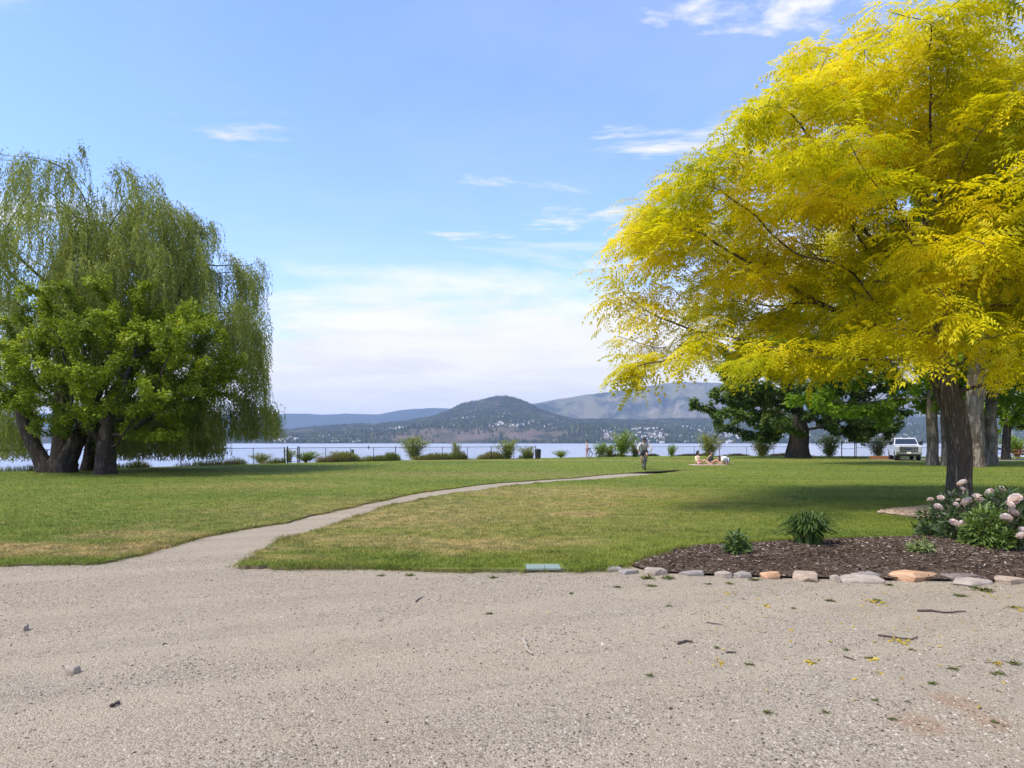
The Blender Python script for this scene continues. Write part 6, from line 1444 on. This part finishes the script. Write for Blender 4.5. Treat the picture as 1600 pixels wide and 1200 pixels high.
# longer fringe along the lawn's gravel, path and bed edges
ed = np.array(e1 + e2[:-1] + e3[:-1] + e4); ed = ed[ed[:, 1] < 26]
k = rr.integers(0, len(ed), 30000); q = ed[k] + rr.normal(0, 0.05, (30000, 2)) + np.array([0, -0.012]); n = len(q); cl = fbm(q[:, 0] * 2.5, q[:, 1] * 2.5, 3, 95)
ax = rr.normal(0, 0.6, (n, 3)); ax[:, 2] = 1
tv = np.array([(0, 0.04, 0), (0, -0.04, 0), (0.6, 0.03, 0.05), (0.6, -0.03, 0.05), (1, 0, 0.25)]); tt = np.array([(0, 1, 2), (1, 3, 2), (2, 3, 4)])
kk = (cl > 0.35) & ~((np.abs(q[:, 0] - cvx) < 0.25) & (np.abs(q[:, 1] - cvy - 0.15) < 0.27)); q, ax, cl = q[kk], ax[kk], cl[kk]; n = len(q)
V, T, rv = scatter(tv, tt, np.stack([q[:, 0], q[:, 1], np.full(n, 0.01)], -1), ax, rr.normal(0, 1, (n, 3)), rr.uniform(0.03, 0.085, n) * (0.2 + 1.5 * cl), rr.random(n))
tag(link('edge_grass', tri_mesh('edge_grass', V, T, M_BLADE, False, rv)), 'longer ragged grass fringing the edges of the lawn', 'grass', kind='stuff')

# weeds in the gravel
M_GW = leaf_mat('gravel_weed', [(0, (0.06, 0.085, 0.02)), (0.6, (0.13, 0.145, 0.04)), (1, (0.26, 0.22, 0.06))], 0.25, 0.3, 5.0)
def weed_mesh(seed):
    r2 = np.random.default_rng(seed); n = 60; d = r2.normal(0, 1, (n, 3)); d[:, 2] = np.abs(d[:, 2]) * 0.5 + 0.12; pos = r2.normal(0, 0.25, (n, 3)) * np.array([1, 1, 0]) 
    V, T, rv = scatter(*leaf_lance(), pos, d, r2.normal(0, .5, (n, 3)) + np.array([0, 0, 1]), r2.uniform(0.3, 0.8, n), r2.random(n)); return tri_mesh('weed', V, T, M_GW, False, rv)
wm = [weed_mesh(k) for k in range(4)]
WD = [(965, 917, 14), (770, 901, 16), (640, 899, 18), (595, 900, 14), (765, 958, 14), (892, 927, 10), (1018, 916, 18), (1046, 947, 10), (1107, 913, 12), (1120, 1012, 12), (1172, 1038, 14), (1200, 1110, 16), (1360, 1028, 14), (1290, 1110, 14), (1395, 1120, 14), (1490, 1043, 16), (1560, 1050, 20), (1585, 1035, 22), (1458, 1065, 16), (1297, 940, 16), (1370, 940, 18), (1540, 922, 30), (1525, 918, 18), (1585, 948, 16), (1240, 951, 10), (1390, 914, 16), (1045, 904, 22), (1178, 906, 18), (1140, 912, 14), (1012, 903, 26), (1555, 1125, 14), (1367, 1090, 12), (1425, 1015, 12), (1322, 1015, 12), (1500, 930, 20), (1015, 1055, 14)]
from math import hypot
MARKS = [('the utility cover', 850, 893), ('the pale rounded stone', 1026, 900), ('the small beige stone', 1134, 903), ('the small orange tan stone', 1208, 904), ('the small upright pale stone', 1311, 910), ('the orange sandstone block', 1445, 908), ('the dark brown slab', 1516, 909), ('the last edging stone', 1588, 912), ('the long dark twig', 1470, 956), ('the leaf covered twig', 1400, 996), ('the forked twig', 1071, 1003), ('the curled bark strip', 822, 1012), ('the short twig', 1143, 1020), ('the thin twig', 1327, 1028), ('the rusty stains', 1500, 1095)]
USED = {}
def weed_label(x, y):
    for nm, mx_, my_ in sorted(MARKS, key=lambda m: (m[1] - x) ** 2 + ((m[2] - y) * 1.6) ** 2):
        dx_, dy_ = x - mx_, (y - my_) * 1.6
        rel = ('nearer the viewer than' if dy_ > 0 else 'just beyond') if abs(dy_) > abs(dx_) else ('to the right of' if dx_ > 0 else 'to the left of')
        lb = 'low green weed tuft in the gravel ' + rel + ' ' + nm
        if lb not in USED: USED[lb] = 1; return lb
    return 'low green weed tuft in the open gravel'
for k, (x, y, w_) in enumerate(WD):
    g = G(x, y); s = PXM(w_, g[1]) * 0.62
    tag(link('gravel_weed', wm[k % 4], None, (g[0], g[1], float(ground_z(np.array([g[0]]), np.array([g[1]]))[0]) + 0.002), (0, 0, k * 1.7), (s, s, s * 0.7)), weed_label(x, y), 'weed', 'weed tufts in the gravel')
# twigs, bark curl, wood chips, fallen yellow leaves
M_TWIG = plain('twig', (0.075, 0.055, 0.042), 0.9, 0.3, 20); M_CURL = plain('bark_curl', (0.34, 0.28, 0.21), 0.9, 0.35, 30); M_OLDW = plain('grey_wood', (0.36, 0.32, 0.27), 0.9, 0.2, 20)
def twig(label, px, r_, mat=None, name='twig'):
    pts = []
    for j, (x, y) in enumerate(px):
        g = G(x, y); pts.append((g[0], g[1], float(ground_z(np.array([g[0]]), np.array([g[1]]))[0]) + r_ * 0.8 + 0.003 * (j % 2)))
    c = np.array(pts[0]); q = np.array(pts) - c; t0 = np.linspace(0, 1, len(q)); t1 = np.linspace(0, 1, 4 * len(q)); q = np.stack([np.interp(t1, t0, q[:, k]) for k in range(3)], -1) + rr.normal(0, r_ * 0.35, (len(t1), 3)) * np.array([1, 1, .3])
    tag(MB().tube(q, np.linspace(r_, r_ * 0.5, len(q)), 6).build(name, mat or M_TWIG, None, tuple(c)), label, 'twig', 'twigs lying on the gravel')
twig('long dark twig lying on the gravel below the orange sandstone block', [(1433, 955), (1455, 955), (1475, 957), (1508, 955)], 0.012)
twig('dark twig under a wad of fallen yellow leaves', [(1372, 992), (1395, 996), (1425, 999), (1434, 995)], 0.009)
twig('forked dark twig on the gravel below the small beige stones', [(1060, 1006), (1072, 1001), (1082, 1002)], 0.012)
twig('short dark twig on the open gravel right of the forked twig', [(1135, 1020), (1151, 1021)], 0.009)
twig('thin twig near the yellow weeds on the gravel', [(1318, 1025), (1336, 1032)], 0.006)
twig('thin pale twig on the gravel left of the reddish leaf', [(1105, 970), (1128, 974)], 0.006)
twig('curled pale strip of bark standing on the gravel, centre of the yard', [(819, 1001), (820, 1009), (823, 1018), (830, 1024)], 0.016, M_CURL, 'bark_strip')
twig('small crooked twig on the gravel below the utility cover', [(650, 940), (656, 934), (662, 931)], 0.007)
twig('dark stick at the bottom left of the gravel yard', [(172, 1106), (180, 1103), (187, 1098)], 0.012)
for (x, y, w_, h_, lab) in ((107, 1052, 22, 7, 'flat grey wood chip lying on the gravel at the left'), (34, 985, 6, 9, 'tiny pale upright chip near the left edge of the gravel')):
    stone(lab, x, y, w_, h_, 'pale', 300 + x, dep=0.09, rz=0.3, name='wood_chip', group=None)
M_FALL = leaf_mat('fallen_leaf', [(0, (0.32, 0.23, 0.02)), (0.6, (0.55, 0.40, 0.02)), (1, (0.45, 0.26, 0.05))], 0.2, 0.2, 5.0)
fp = []
for (x, y, s, n) in ((1406, 1001, 14, 34), (1372, 943, 15, 30), (1200, 948, 10, 12), (1140, 928, 10, 12), (1122, 1036, 10, 10), (1362, 1030, 9, 8), (1268, 1032, 13, 14), (1560, 1035, 10, 12), (1540, 925, 24, 22), (1585, 950, 12, 14), (1300, 1000, 300, 60), (1450, 1000, 220, 50)):
    g = G(x, y); r3 = PXM(s, g[1]); fp.append(np.stack([g[0] + rr.normal(0, 0.5, n) * r3, g[1] + rr.normal(0, 0.5, n) * r3 * 1.3, np.zeros(n)], -1))
fp = np.concatenate(fp); fp = fp[~in_poly(fp[:, 0], fp[:, 1], bed_poly)]; fp[:, 2] = ground_z(fp[:, 0], fp[:, 1]) + 0.008; n = len(fp)
ax = rr.normal(0, 1, (n, 3)); ax[:, 2] *= 0.2; V, T, rv = scatter(*leaf_lance(), fp, ax, rr.normal(0, .3, (n, 3)) + np.array([0, 0, 1]), rr.uniform(0.025, 0.07, n), rr.random(n))
tag(link('fallen_leaves', tri_mesh('fallen_leaves', V, T, M_FALL, False, rv)), 'fallen yellow locust leaves strewn over the gravel', 'leaves', kind='stuff')
